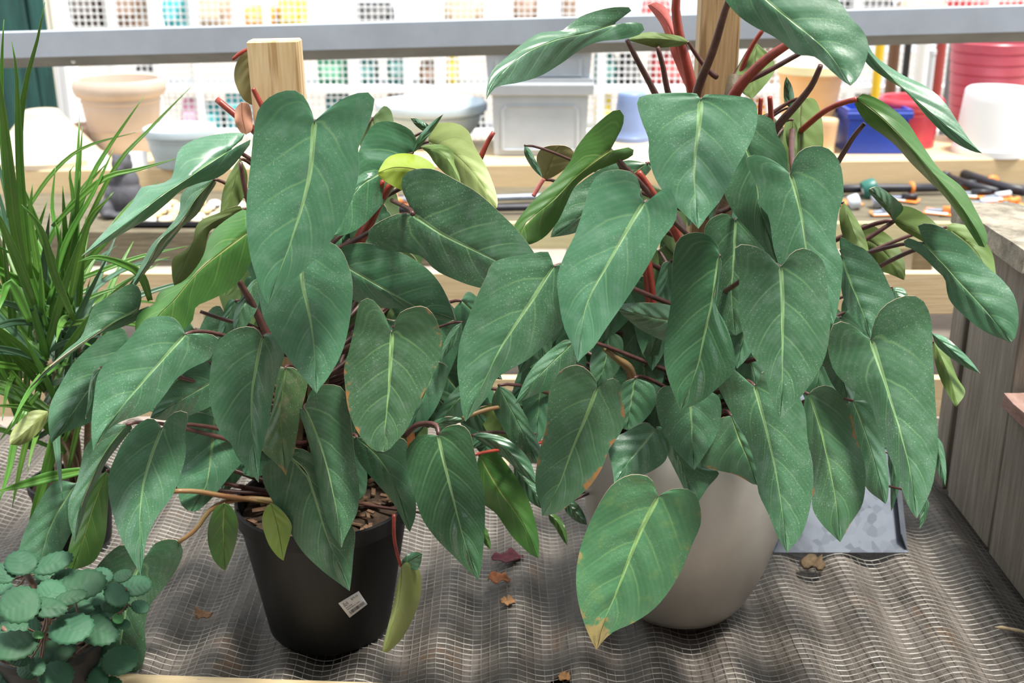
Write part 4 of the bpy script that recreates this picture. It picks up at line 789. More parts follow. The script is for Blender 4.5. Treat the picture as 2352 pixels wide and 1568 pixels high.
# ================================================================== ROUND-LEAVED PLANT IN THE CORNER
def plectranthus():
    g = leaf_mat('scalloped round leaf', (.022,.10,.045), (.036,.135,.06), (.03,.10,.045), rough=.62, veins=6.5, veinw=.012, dust=.02, trans=.2, quilt=.16, vamt=.22, tcol=(.1,.35,.08))
    g2 = leaf_mat('young scalloped leaf', (.06,.24,.06), (.08,.30,.08), (.05,.16,.04), rough=.5, veins=6, veinw=.012, dust=0, trans=.25, quilt=.2, vamt=.22, tcol=(.15,.4,.08))
    st = mat('purple brown stem', (.16,.09,.06), .6, var=.3, scale=60)
    foot = Vector((-.63, 1.40, 0))
    par = empty('plectranthus', (foot.x, foot.y, .07), 'bushy plant with round scalloped leaves in the bench corner', 'plant')
    L = [(48,1292,32,24,-10,1.38,90),(122,1293,40,19,-22,1.38,200),(8,1316,24,20,0,1.37,120),(190,1342,46,28,-15,1.36,180),(118,1360,30,25,0,1.33,130),(160,1373,35,14,-18,1.32,190),(45,1388,42,35,-20,1.30,0),
         (100,1394,46,20,5,1.305,180),(163,1443,45,29,-15,1.30,230),(222,1446,43,30,10,1.33,190),(30,1482,48,28,-10,1.29,0),(30,1442,30,18,-10,1.36,0),(122,1500,46,25,-25,1.35,0),(275,1516,38,27,-22,1.36,150),
         (197,1522,32,34,0,1.39,270),(128,1552,36,28,-20,1.31,150),(85,1530,17,18,0,1.30,90),(62,1541,20,16,20,1.31,0),(268,1366,26,22,30,1.35,320),(322,1393,18,13,10,1.35,180),(262,1391,26,14,0,1.36,0),(283,1433,14,10,0,1.34,90),(271,1420,11,10,0,1.34,270),
         (235,1320,21,15,10,1.40,0),(281,1322,20,12,-20,1.40,180),(312,1345,31,20,-10,1.42,180),(225,1560,20,24,10,1.34,60),(256,1574,22,18,0,1.34,180),(12,1352,18,15,0,1.40,0),(8,1425,22,16,0,1.38,0),(10,1546,28,26,0,1.36,0),(150,1322,26,13,-15,1.38,180),(112,1318,30,16,5,1.41,180),
         (88,1457,12,8,0,1.30,0),(45,1516,22,12,0,1.30,0),(180,1395,30,18,10,1.39,180),(245,1405,30,20,20,1.41,0),(150,1480,30,20,0,1.40,0),(60,1430,30,20,30,1.40,0),(95,1350,25,18,0,1.40,200),(210,1370,30,20,0,1.42,0),(170,1568,34,24,10,1.38,0),(60,1575,30,20,0,1.36,0),(235,1480,34,24,10,1.42,90)]
    rnd = random.Random(5)
    cr = [tuple(atY(50, 1560, 1.40)), tuple(atY(75, 1490, 1.38)), tuple(atY(110, 1430, 1.37)), tuple(atY(95, 1370, 1.37)), tuple(atY(60, 1320, 1.39))]
    main = crom([(foot.x, foot.y, .07)]+cr, 20)
    tube('stem', main, .0045, st, par, 8)
    br = [crom([main[6], tuple(atY(200, 1470, 1.40)), tuple(atY(260, 1420, 1.38)), tuple(atY(290, 1385, 1.36))], 10), crom([main[9], tuple(atY(150, 1400, 1.38)), tuple(atY(200, 1360, 1.39)), tuple(atY(262, 1325, 1.41))], 10),
          crom([main[4], tuple(atY(130, 1540, 1.37)), tuple(atY(200, 1560, 1.37))], 10), crom([main[6], tuple(atY(30, 1470, 1.36)), tuple(atY(5, 1440, 1.36))], 10)]
    for b in br: tube('stem', b, .0028, st, par, 7)
    nodes = [Vector(p) for p in main[3:]] + [Vector(p) for b in br for p in b]
    for x, y, rx, ry, rot, Y, att in L:
        rx *= 1.22; ry *= 1.22; c = atY(x, y, Y); sc = depth(c)/F; m = g2 if rx < 17 else g
        # blade plane: faces up and a little towards the viewer; foreshortening sets its tilt
        r = math.radians(rot); R = max(rx, ry)*sc; n = 36; v, f, uv = [], [], []
        aa = math.radians(att)
        rings = 5
        ca = (math.cos(aa), math.sin(aa))
        v.append(c); uv.append((.5, .5))
        dome = .10*R
        for i in range(1, rings+1):
            for k in range(n):
                a = 2*math.pi*k/n; t = i/rings; e = 1+(.045*(1 if k % 2 else -1) if i == rings else 0)
                ex, ey = rx*t*e*math.cos(a), ry*t*e*math.sin(a)
                qx, qy = x+ex*math.cos(r)-ey*math.sin(r), y+ex*math.sin(r)+ey*math.cos(r)
                # lower edge nearer, upper edge farther; rim curls away
                dy = -(qy-y)*sc*1.1 + dome*t*t + .05*R*math.sin(a*3+x)*t
                v.append(atY(qx, qy, Y+dy))
                al = math.cos(a-aa); ac = math.sin(a-aa); uv.append((.5+.5*ac*t, .5-.5*al*t))
        for k in range(n): f.append((0, 1+(k+1) % n, 1+k))
        for i in range(rings-1):
            for k in range(n): f.append((1+i*n+k, 1+i*n+(k+1) % n, 1+(i+1)*n+(k+1) % n, 1+(i+1)*n+k))
        me = pyd('leaf', v, f); ul = me.uv_layers.new(name='UVMap')
        for lp in me.loops: ul.data[lp.index].uv = uv[lp.vertex_index]
        o = link('leaf', me, [m], par, True); md = o.modifiers.new('t', 'SOLIDIFY'); md.thickness = .0008
        a0 = atY(x+.9*rx*ca[0], y+.9*ry*ca[1], Y+.006); nd = min(nodes, key=lambda q: (q-a0).length)
        tube('petiole', crom([tuple(a0), tuple((a0+nd)*.5+Vector((0,.004,-.004))), tuple(nd)], 7), .0014, st, o, 5)
    pt = empty('nursery_pot', (foot.x, foot.y, 0), 'shallow black pot almost hidden under the round-leaved plant', 'pot')
    lathe('body', [(0,.003),(.055,.003),(.06,0),(.07,.066),(.074,.067),(.074,.076),(.069,.076),(.067,.06)], M_blackpot, pt, foot, 40)
    lathe('soil', [(0,.068),(.068,.065)], M_soil, pt, foot, 30)
plectranthus()

# ================================================================== WEATHERED PLANTER BOXES ON THE RIGHT
def planters():
    m = mat('weathered grey boards', (.13,.11,.085), .8, col2=(.24,.21,.175), scale=10, stretch=(9,9,.7), bump=.35)
    mc = mat('mossy grey cap', (.10,.09,.065), .95, col2=(.40,.35,.28), scale=22, bump=.9)
    mr = mat('reddish weathered cap', (.20,.11,.085), .9, col2=(.34,.22,.18), scale=20, stretch=(3,1,3), bump=.6)
    def one(name, lab, x, y0, y1, h, capm, seams, cap_over, depthx=.5, solid=False):
        p = empty(name, (x+.25, (y0+y1)/2, 0), lab, 'planter')
        for a, b, o in seams: box('board', x+o, x+o+.022, a+.0015, b-.0015, -.004, h, m, p, .0025)
        n = 4
        for k in range(n):
            a = x+.024+(depthx-.03)*k/n; b = x+.024+(depthx-.03)*(k+1)/n-.002
            box('board', a, b, y0, y0+.022, -.004, h, m, p, .002); box('board', a, b, y1-.022, y1, -.004, h, m, p, .002)
        return p
    X = .802
    t = one('planter_box', 'tall weathered wooden planter box with mossy cap beside the wire mesh', X, 1.785, 2.07, .487, mc, ((1.785,1.985,0),(1.985,2.008,.006),(2.008,2.07,-.002)), 0)
    # uneven mossy cap plank and the soil-brown top behind it
    def plank(nm, x0, x1, y0, y1, z0, z1, mm, par, amp=.004):
        bm = bmesh.new(); bbox(bm, x0, x1, y0, y1, z0, z1); bmesh.ops.subdivide_edges(bm, edges=bm.edges[:], cuts=9, use_grid_fill=True)
        for q in bm.verts: q.co += noise.noise_vector(q.co*35)*amp
        bmo(nm, bm, mm, par)
    plank('cap_board', X-.022, X+.10, 1.765, 2.085, .487, .522, mc, t); plank('cap_board', X+.10, X+.56, 2.0, 2.085, .487, .520, mc, t); plank('cap_board', X+.105, X+.56, 1.765, 1.86, .487, .520, mc, t)
    box('soil', X+.09, X+.5, 1.8, 2.05, .40, .495, mat('dry brown soil', (.24,.16,.10), .95, col2=(.36,.26,.18), scale=40, bump=.7), t, .004)
    l = one('planter_box', 'low weathered wooden planter box with reddish cap in front of the tall planter', X-.004, 1.38, 1.775, .262, mr, ((1.60,1.775,0),(1.45,1.60,.003),(1.38,1.45,0)), 0)
    plank('cap_board', X-.018, X+.09, 1.37, 1.772, .262, .285, mr, l, .003); plank('cap_board', X+.09, X+.5, 1.68, 1.772, .262, .284, mr, l, .003)
    box('soil', X+.08, X+.48, 1.42, 1.68, .18, .25, M_soil, l, .004)
planters()

# ---- galvanised tray leaning behind the grey pot
def tray():
    m = bpy.data.materials.new('spangled zinc'); m.use_nodes = True; t = NT(m); b = t.nt.nodes['Principled BSDF']
    geo = t.n('ShaderNodeNewGeometry'); vo = t.n('ShaderNodeTexVoronoi'); vo.inputs['Scale'].default_value = 75; t.l(geo.outputs['Position'], vo.inputs['Vector'])
    nz = t.n('ShaderNodeTexNoise'); nz.inputs['Scale'].default_value = 18; t.l(geo.outputs['Position'], nz.inputs['Vector'])
    sp = t.n('ShaderNodeSeparateColor'); t.l(vo.outputs['Color'], sp.inputs[0])
    t.l(t.mix(t.m('MULTIPLY', t.m('ADD', sp.outputs[0], nz.outputs['Fac']), .5), (.11,.125,.155), (.21,.235,.28)), b.inputs['Base Color'])
    b.inputs['Metallic'].default_value = .6; t.l(t.m('ADD', .38, t.m('MULTIPLY', sp.outputs[0], .25)), b.inputs['Roughness'])
    a, bq = atZ(1775, 1262, .006), atZ(2088, 1270, .006)
    Y = (a.y+bq.y)/2
    p = empty('metal_tray', ((a.x+bq.x)/2, Y, 0), 'galvanised sheet metal tray leaning behind the grey pot', 'tray')
    tl = math.radians(52); W = bq.x-a.x; H = .30
    M = Matrix.Translation((a.x, Y, .006)) @ Matrix.Rotation(math.radians(90)-tl, 4, 'X') @ Matrix.Rotation(0, 4, 'X')
    # local x along the edge, local y up the sheet
    M = Matrix.Translation((a.x, Y, .004)) @ Matrix.Rotation(tl, 4, 'X')
    box('sheet', 0, W, 0, H, -.0008, .0008, m, p, 0, M)
    dk = mat('folded zinc rim', (.22,.25,.30), .4, metal=.5, var=.2, scale=30)
    bm = bmesh.new()
    vs_ = [bm.verts.new(M @ Vector(q)) for q in ((W,0,0),(W,H,0),(W-.012,H,.016),(W-.012,.028,.016),(W,0,.002))]; bm.faces.new(vs_); r = bmo('side_rim', bm, dk, p); r.modifiers.new('t','SOLIDIFY').thickness = .0015
    bm = bmesh.new()
    vs_ = [bm.verts.new(M @ Vector(q)) for q in ((0,0,0),(0,H,0),(.012,H,.016),(.012,.028,.016),(0,0,.002))]; bm.faces.new(vs_); r = bmo('side_rim', bm, dk, p); r.modifiers.new('t','SOLIDIFY').thickness = .0015
    box('front_lip', 0, W, -.001, .004, -.001, .003, m, p, .0005, M)
    for x in (a.x+.05, bq.x-.05): box('prop', x-.006, x+.006, Y+H*math.cos(tl)-.012, Y+H*math.cos(tl)-.004, -.004, .004+H*math.sin(tl)-.012, dk, p, .001)
tray()

# ---- litter on the mesh
def litter():
    def scrap(name, lab, cat, px, py, w, h, col, curl, rot, thin=.001):
        c = atZ(px, py, .006); sc = depth(c)/F; v, f = [], []; n, k2 = 10, 6; rnd = random.Random(px)
        edge = [rnd.uniform(.55, 1.1) for _ in range(n+1)]
        for i in range(n+1):
            for j in range(k2+1):
                u, t = i/n-.5, j/k2-.5; ww = edge[i]*math.sin(math.pi*(.08+.84*i/n))
                x, y = u*w*sc, t*h*sc*ww*1.9; z = curl*sc*h*max(0, abs(t)*1.6*ww + .3*math.sin(i*1.1)-.15) - .004 + .002*rnd.random()
                r = math.radians(rot); v.append(c+Vector((x*math.cos(r)-y*math.sin(r), x*math.sin(r)+y*math.cos(r), z)))
        for i in range(n):
            for j in range(k2): f.append((i*(k2+1)+j, (i+1)*(k2+1)+j, (i+1)*(k2+1)+j+1, i*(k2+1)+j+1))
        o = link(name, pyd(name, v, f), mat(lab, col, .8, var=.4, scale=120), None, True); md = o.modifiers.new('t', 'SOLIDIFY'); md.thickness = thin
        tag(o, lab, cat)
    scrap('fallen_leaf', 'crumpled dark red dried leaf on the wire mesh', 'dried leaf', 1166, 1277, 74, 34, (.09,.010,.018), .35, 8)
    scrap('fallen_leaf', 'torn orange brown dried leaf on the wire mesh', 'dried leaf', 1146, 1326, 52, 30, (.22,.07,.018), .5, -5)
    scrap('fallen_leaf', 'small tan curled dry leaf lying in open mesh', 'dried leaf', 1167, 1378, 36, 22, (.30,.15,.06), .5, 10)
    scrap('fallen_leaf', 'brown dry leaf scrap lying left of the black pot', 'dried leaf', 465, 1408, 34, 30, (.18,.09,.04), .4, 60)
    scrap('fallen_leaf', 'brown leaf scrap beside the square hole in the sheet', 'dried leaf', 1296, 1550, 30, 22, (.2,.1,.035), .4, -25)
    scrap('dead_moss_clump', 'brown clump of dead moss in front of the metal tray', 'moss clump', 1866, 1290, 56, 40, (.08,.05,.022), .45, -35, .004)
    a, b = atZ(2285, 1440, .006), atZ(2352, 1462, .006)
    tube('twig', crom([tuple(a), tuple((a+b)/2+Vector((0,.004,.003))), tuple(b+Vector((.03,0,0)))], 8), [.001,.003,.0025,.003,.0026,.0034,.003,.0015], mat('pale twig', (.45,.36,.22), .8, var=.3, scale=80), None, 7)
    tag(bpy.data.objects['twig'], 'pale dry twig on the mesh near the planter boxes', 'twig')
litter()

# ================================================================== FAR POTS
M_terra = mat('sandy terracotta', (.52,.41,.33), .75, col2=(.58,.47,.39), scale=8)
M_cream = mat('creamy stoneware', (.58,.47,.35), .8, col2=(.64,.53,.41), scale=6)
M_bluegrey = mat('blue grey pot', (.44,.52,.58), .6, col2=(.50,.58,.64), scale=10)
M_grey = mat('grey planter', (.40,.44,.50), .65, col2=(.47,.51,.56), scale=8)
def far_pot(lab, m, cx, yb, wb, yt, wt, kind='rim', name='garden_pot', zb=None, dY=0, flip=False, tilt=None, extra=None):
    zb = SHZ if zb is None else zb
    b = atZ(cx, yb, zb); b.y += dY; d = ray(cx, yb); b = O + d*((b.y)/d.y) if dY else b; b.z = zb
    sc = (depth(b))/F; rb, rt = wb/2*sc, wt/2*sc; b = b + Vector((0, rb, 0))
    t = atY(cx, yt, b.y); H = max(.03, t.z-zb)
    p = empty(name, b, lab, 'pot')
    if kind == 'rim': prof = [(0,.01),(rb*.9,.01),(rb,0),(rb*1.02,.02*H)] + [(rb+(rt*.84-rb)*k/6, H*(.02+.62*k/6)) for k in range(1, 7)] + [(rt*.83,H*.66),(rt*.87,H*.69),(rt*.85,H*.72),(rt*.86,H*.75),(rt*.94,H*.77),(rt*.99,H*.82),(rt*1.01,H*.88),(rt*.985,H*.96),(rt*.93,H),(rt*.86,H*.985),(rt*.8,H*.8),(rt*.7,H*.4)]
    elif kind == 'bowl': prof = [(0,.01),(rb*.9,.01),(rb,0),(rb*1.05,.06*H)] + [(rb+(rt*.88-rb)*math.sin(k/6*1.57), H*(.06+.6*k/6)) for k in range(1, 7)] + [(rt*.92,H*.70),(rt*.90,H*.74),(rt*.99,H*.80),(rt,H*.9),(rt*.98,H*.98),(rt*.93,H),(rt*.87,H*.96),(rt*.75,H*.6),(rt*.4,H*.3)]
    elif kind == 'plain': prof = [(0,.01),(rb*.9,.01),(rb,0)] + [(rb+(rt*.95-rb)*k/5, H*.86*k/5) for k in range(1, 6)] + [(rt,H*.87),(rt,H*.98),(rt*.96,H),(rt*.9,H*.98),(rt*.86,H*.7),(rt*.7,H*.4)]
    elif kind == 'inv': prof = [(rb*.96,.0),(rb,.0),(rb,.10*H),(rb*.95,.12*H)] + [(rb*.95+(rt-rb*.95)*k/6, H*(.12+.82*k/6)) for k in range(1, 7)] + [(rt*.96,H*.975),(rt*.88,H),(0,H)]
    elif kind == 'stack':
        prof = [(0,.01),(rb,0)]; n = 7
        for k in range(n):
            z0 = H*(.25+.75*k/n); r = rb+(rt-rb)*(.25+.75*k/n); prof += [(r*.97,z0),(r,z0+.004),(r*1.01,z0+H*.09),(r*.985,z0+H*.1)]
        prof += [(rt*.9,H*.99),(rt*.8,H*.8)]
    M = None if tilt is None else Matrix.Rotation(tilt, 4, 'Y')
    lathe('body', prof, m, p, b, 40, M)
    if extra: extra(p, b, rb, rt, H)
    return p
def band(p, b, rb, rt, H):
    r = rb+(rt*.84-rb)*.45; lathe('moulding', [(r*.99,H*.30),(r*1.03,H*.305),(r*1.03,H*.315),(r*.99,H*.32)], M_terra, p, b, 40)
far_pot('sandy terracotta pot with rolled rim standing upright on the shelf', M_terra, 268, 356, 145, 178, 208, 'rim', extra=band)
far_pot('cream pot turned upside down at the left end of the shelf', M_cream, 62, 392, 262, 252, 84, 'inv')
far_pot('pinkish pot standing half behind the rolled-rim terracotta pot', mat('pink terracotta', (.66,.50,.43), .8, var=.06, scale=8), 192, 350, 60, 285, 80, 'plain', dY=.02)
far_pot('small blue grey bowl pot beside the terracotta pot', M_bluegrey, 405, 392, 120, 290, 168, 'bowl', dY=.01)
far_pot('wide shallow blue grey bowl next to the square planter', M_bluegrey, 988, 345, 150, 232, 262, 'bowl', dY=.05)
far_pot('blue pot upside down right of the square planter', mat('cornflower blue plastic', (.20,.28,.52), .4, var=.1, scale=6), 1453, 335, 92, 212, 66, 'inv', dY=.05)
far_pot('orange buff pot with pale rim behind the right plant', mat('buff orange clay', (.74,.44,.20), .6, col2=(.80,.50,.25), scale=6), 1860, 352, 100, 147, 152, 'plain', dY=.1,
        extra=lambda p, b, rb, rt, H: lathe('rim', [(rt*1.0,H*.9),(rt*1.03,H*.9),(rt*1.03,H),(rt*.96,H*1.005),(rt*.93,H*.98)], mat('pale lemon glaze', (.85,.78,.48), .4), p, b, 40))
far_pot('small buff pot low beside the blue square pot', mat('buff clay', (.70,.47,.28), .7, var=.08, scale=6), 1898, 355, 46, 272, 54, 'inv')
far_pot('round glossy red pot behind the blue square pot', mat('glossy red glaze', (.62,.07,.10), .25, var=.1, scale=4), 2100, 350, 120, 222, 150, 'rim', dY=.06)
far_pot('tall stack of ribbed red pots at the shelf end', mat('raspberry plastic', (.46,.075,.11), .35, var=.12, scale=4), 2280, 345, 150, 92, 190, 'stack', name='pot_stack', dY=.12)
far_pot('white pot upside down in front of the red stack', mat('white plastic', (.86,.87,.88), .4), 2310, 366, 180, 200, 150, 'inv')
def square(lab, m, x0, x1, yb, yt, panel=True, zb=SHZ, dY=.0, back=None):
    b = atZ((x0+x1)/2, yb, zb); sc = depth(b)/F
    if back is not None: b = atY((x0+x1)/2, yb, back); zb = b.z; sc = depth(b)/F
    w = (x1-x0)/2*sc; t = atY((x0+x1)/2, yt, b.y); H = t.z-zb; p = empty('square_planter', (b.x, b.y+w, zb), lab, 'planter')
    bm = bmesh.new(); prof = [(.0,.92,.0),(.04,.94,0),(.70,.97,0),(.78,.97,0),(.80,1.06,0),(.92,1.08,0),(.95,1.05,0),(1.0,1.05,0),(1.0,.94,0),(.6,.88,0)]
    rows = []
    for z, r, _ in prof: rows.append([bm.verts.new((b.x+sx*w*r, b.y+w+sy*w*r, zb+H*z)) for sx, sy in ((-1,-1),(1,-1),(1,1),(-1,1))])
    for a, c in zip(rows, rows[1:]):
        for k in range(4): bm.faces.new((a[k], a[(k+1) % 4], c[(k+1) % 4], c[k]))
    bm.faces.new(rows[0][::-1]); bm.faces.new(rows[-1])
    bmo('body', bm, m, p)
    if panel:
        bm = bmesh.new(); x, y = b.x, b.y+w*.045
        def fr(r, dy): return [(x-w*r*.72,y+dy,zb+H*.66-(1-r)*.05),(x-w*r*.80,y+dy,zb+H*.61-(1-r)*.05),(x-w*r*.80,y+dy,zb+H*.08+(1-r)*.05),(x+w*r*.80,y+dy,zb+H*.08+(1-r)*.05),(x+w*r*.80,y+dy,zb+H*.61-(1-r)*.05),(x+w*r*.72,y+dy,zb+H*.66-(1-r)*.05)]
        o1 = [bm.verts.new(q) for q in fr(1, -.004)]; o2 = [bm.verts.new(q) for q in fr(.94, -.008)]; o3 = [bm.verts.new(q) for q in fr(.9, -.001)]
        for A_, B_2 in ((o1, o2), (o2, o3)):
            for k in range(6): bm.faces.new((A_[k], A_[(k+1) % 6], B_2[(k+1) % 6], B_2[k]))
        bm.faces.new(o3); bmo('panel_moulding', bm, m, p)
    return p
square('grey square planter with moulded front panel on the shelf', M_grey, 1128, 1352, 360, 180)
STK = atZ(1240, 360, SHZ).y
square('grey square planter stacked on top of the panelled planter', M_grey, 1112, 1362, 182, 105, True, SHZ, 0, STK)
square('cobalt blue square pot between the orange and red pots', mat('cobalt blue', (.02,.06,.42), .35, var=.15, scale=5), 1942, 2082, 355, 252, False)

# ---- green and white clutter at the left end, poles at the right end
def clutter():
    g = mat('dark green fabric', (.006,.035,.030), .8, col2=(.02,.10,.088), scale=6, stretch=(4,4,.3))
    def folded(lab, px, w, Y, y0, y1, seed, m, nm, cat):
        a, b = atY(px, y0, Y), atY(px, y1, Y); sc = depth(a)/F; R = w/2*sc; v, f = [], []; n, k2 = 48, 12; z0, z1 = -.65, b.z
        for j in range(k2+1):
            t = j/k2
            for k in range(n):
                an = 2*math.pi*k/n; r = R*(1+.16*math.sin(an*5+seed)+.07*math.sin(an*9+t*2))*(1-.18*t); v.append((a.x+r*math.cos(an), Y+R+r*math.sin(an)*.8, z0+(z1-z0)*t))
        for j in range(k2):
            for k in range(n): f.append((j*n+k, j*n+(k+1) % n, (j+1)*n+(k+1) % n, (j+1)*n+k))
        f.append(tuple(k2*n+k for k in range(n)))
        o = link(nm, pyd(nm, v, f), m, None, True); tag(o, lab, cat)
    folded('dark green folded parasol at the far left', 10, 120, 5.9, 300, -60, 1, g, 'folded_parasol', 'parasol')
    folded('slim dark green folded parasol behind the cream pot', 95, 62, 6.1, 300, -60, 2, g, 'folded_parasol', 'parasol')
    folded('cream folded parasol cover beside the green parasols', 135, 36, 6.25, 300, -60, 4, mat('cream fabric', (.80,.76,.66), .8), 'folded_parasol', 'parasol')
    folded('white fabric bundle behind the terracotta pot', 165, 56, 6.0, 320, 118, 3, mat('white fabric', (.9,.9,.92), .8), 'fabric_bundle', 'bundle')
    for lab, px, Y, ytop, r, c in (('yellow pole behind the red pots', 2002, 6.2, 60, .022, (.75,.48,.02)), ('white pole behind the red pots', 2102, 6.3, 60, .035, (.85,.85,.83)), ('dark red pole behind the red pots', 2140, 6.3, 60, .025, (.35,.05,.04)),
                                ('black pole behind the red pots', 2065, 6.4, 60, .018, (.02,.02,.02)), ('grey pole next to the red pot stack', 2168, 6.4, 60, .025, (.25,.25,.26)), ('silver pole next to the dark red pole', 2122, 6.1, 120, .016, (.6,.62,.65)), ('brown pole behind the yellow pole', 2035, 6.5, 60, .03, (.16,.08,.04))):
        a = atY(px, 300, Y); t = atY(px, ytop, Y)
        p = empty('pole', (a.x, Y, -.65), lab, 'pole')
        lathe('shaft', [(r,0),(r,t.z+.65)], mat(lab, c, .5), p, (a.x, Y, -.65), 16)
        lathe('foot', [(0,0),(r*2.2,0),(r*2.2,.02),(r*1.1,.03)], mat(lab, c, .5), p, (a.x, Y, -.65), 16)
        lathe('cap', [(r*1.15,0),(r*1.15,.02),(0,.03)], mat(lab, c, .5), p, (a.x, Y, t.z-.01), 16)
clutter()

# ---- goods behind the fence
def goods():
    Y = 7.3
    rk = empty('goods_rack', (0, Y+.2, -.65), 'white steel rack of shop goods behind the wire fence', 'rack')
    lv = [atY(1176, py, Y).z for py in (66, 196, 300)]
    wm = mat('white rack', (.82,.83,.85), .5)
    for z in lv: box('shelf', -3.6, 3.6, Y, Y+.4, z-.03, z, wm, rk, .003)
    for x in (-3.5, -2.3, -1.15, 0, 1.15, 2.3, 3.5): box('upright', x-.02, x+.02, Y+.36, Y+.42, -.65, 1.5, wm, rk, .003)
    cols = {'dark brown': (.06,.04,.03), 'teal': (.02,.32,.36), 'tan': (.50,.36,.24), 'orange': (.80,.30,.05), 'yellow': (.80,.58,.05), 'dark teal': (.03,.17,.16), 'brown': (.22,.12,.07), 'green': (.06,.30,.16), 'pink': (.75,.30,.45), 'red': (.55,.05,.05), 'black': (.02,.02,.025)}
    L = [(160,235,0,-60,'dark brown'),(240,330,0,-60,'brown'),(375,420,0,-20,'teal'),(450,520,0,-30,'tan'),(560,632,0,15,'orange'),(640,696,0,-30,'yellow'),(800,900,0,10,'black'),(1020,1110,0,-10,'tan'),(1180,1235,0,-10,'brown'),(1290,1325,0,-20,'brown'),(1480,1540,0,0,'red'),(1940,2050,0,-30,'black'),(2070,2180,0,5,'tan'),(2190,2352,0,-40,'red'),
         (300,335,1,140,'black'),(720,790,1,128,'green'),(805,858,1,132,'dark teal'),(885,932,1,112,'dark teal'),(960,1012,1,145,'brown'),(1024,1048,1,118,'yellow'),(1370,1420,1,128,'dark teal'),(1425,1475,1,128,'black'),(1500,1590,1,120,'red'),(1715,1795,1,108,'tan'),
         (395,440,2,232,'pink'),(445,490,2,240,'teal'),(500,560,2,200,'teal'),(735,800,2,215,'dark teal'),(880,935,2,212,'brown'),(1375,1412,2,225,'yellow'),(1715,1775,2,228,'orange'),(1080,1110,2,230,'black'),(2000,2060,2,210,'brown'),(2110,2180,2,200,'black')]
    rows = {0: 'top', 1: 'middle', 2: 'bottom'}
    seen = {}
    for x0, x1, lvl, yt, c in L:
        z0 = lv[lvl]; a, b = atY(x0, 100, Y), atY(x1, 100, Y); z1 = max(z0+.05, atY((x0+x1)/2, yt, Y).z); w = (b.x-a.x)/2; cx = (a.x+b.x)/2
        key = (c, lvl); seen[key] = seen.get(key, 0)+1; lab = '%s%s goods sack on the %s shelf of the rack behind the fence' % (('', 'second ', 'third ')[seen[key]-1], c, rows[lvl])
        p = empty('goods_sack', (cx, Y+.15, z0), lab, 'sack', lab.replace(' goods sack', ' sacks') )
        v, f = [], []; n = 16; H = z1-z0
        for k, (t, s, dd) in enumerate(((0,.86,.10),(.06,1,.13),(.5,1.03,.14),(.82,.98,.10),(.95,.93,.03),(1,.95,.008))):
            for q in range(n):
                an = 2*math.pi*q/n; ca, sa = math.cos(an), math.sin(an); e = .35
                v.append((cx+w*s*math.copysign(abs(ca)**e, ca), Y+.15+dd*math.copysign(abs(sa)**e, sa), z0+H*t))
        for k in range(5):
            for q in range(n): f.append((k*n+q, k*n+(q+1) % n, (k+1)*n+(q+1) % n, (k+1)*n+q))
        f.append(tuple(range(n))[::-1]); f.append(tuple(5*n+q for q in range(n)))
        link('bag', pyd('bag', v, f), mat('sack '+c, cols[c], .5, var=.35, scale=9), p, True)
        box('printed_panel', cx-w*.6, cx+w*.6, Y-.005, Y+.012, z0+H*.25, z0+H*.6, mat('sack print '+c, tuple(min(1, q*1.6+.12) for q in cols[c]), .5), p, .002)
goods()

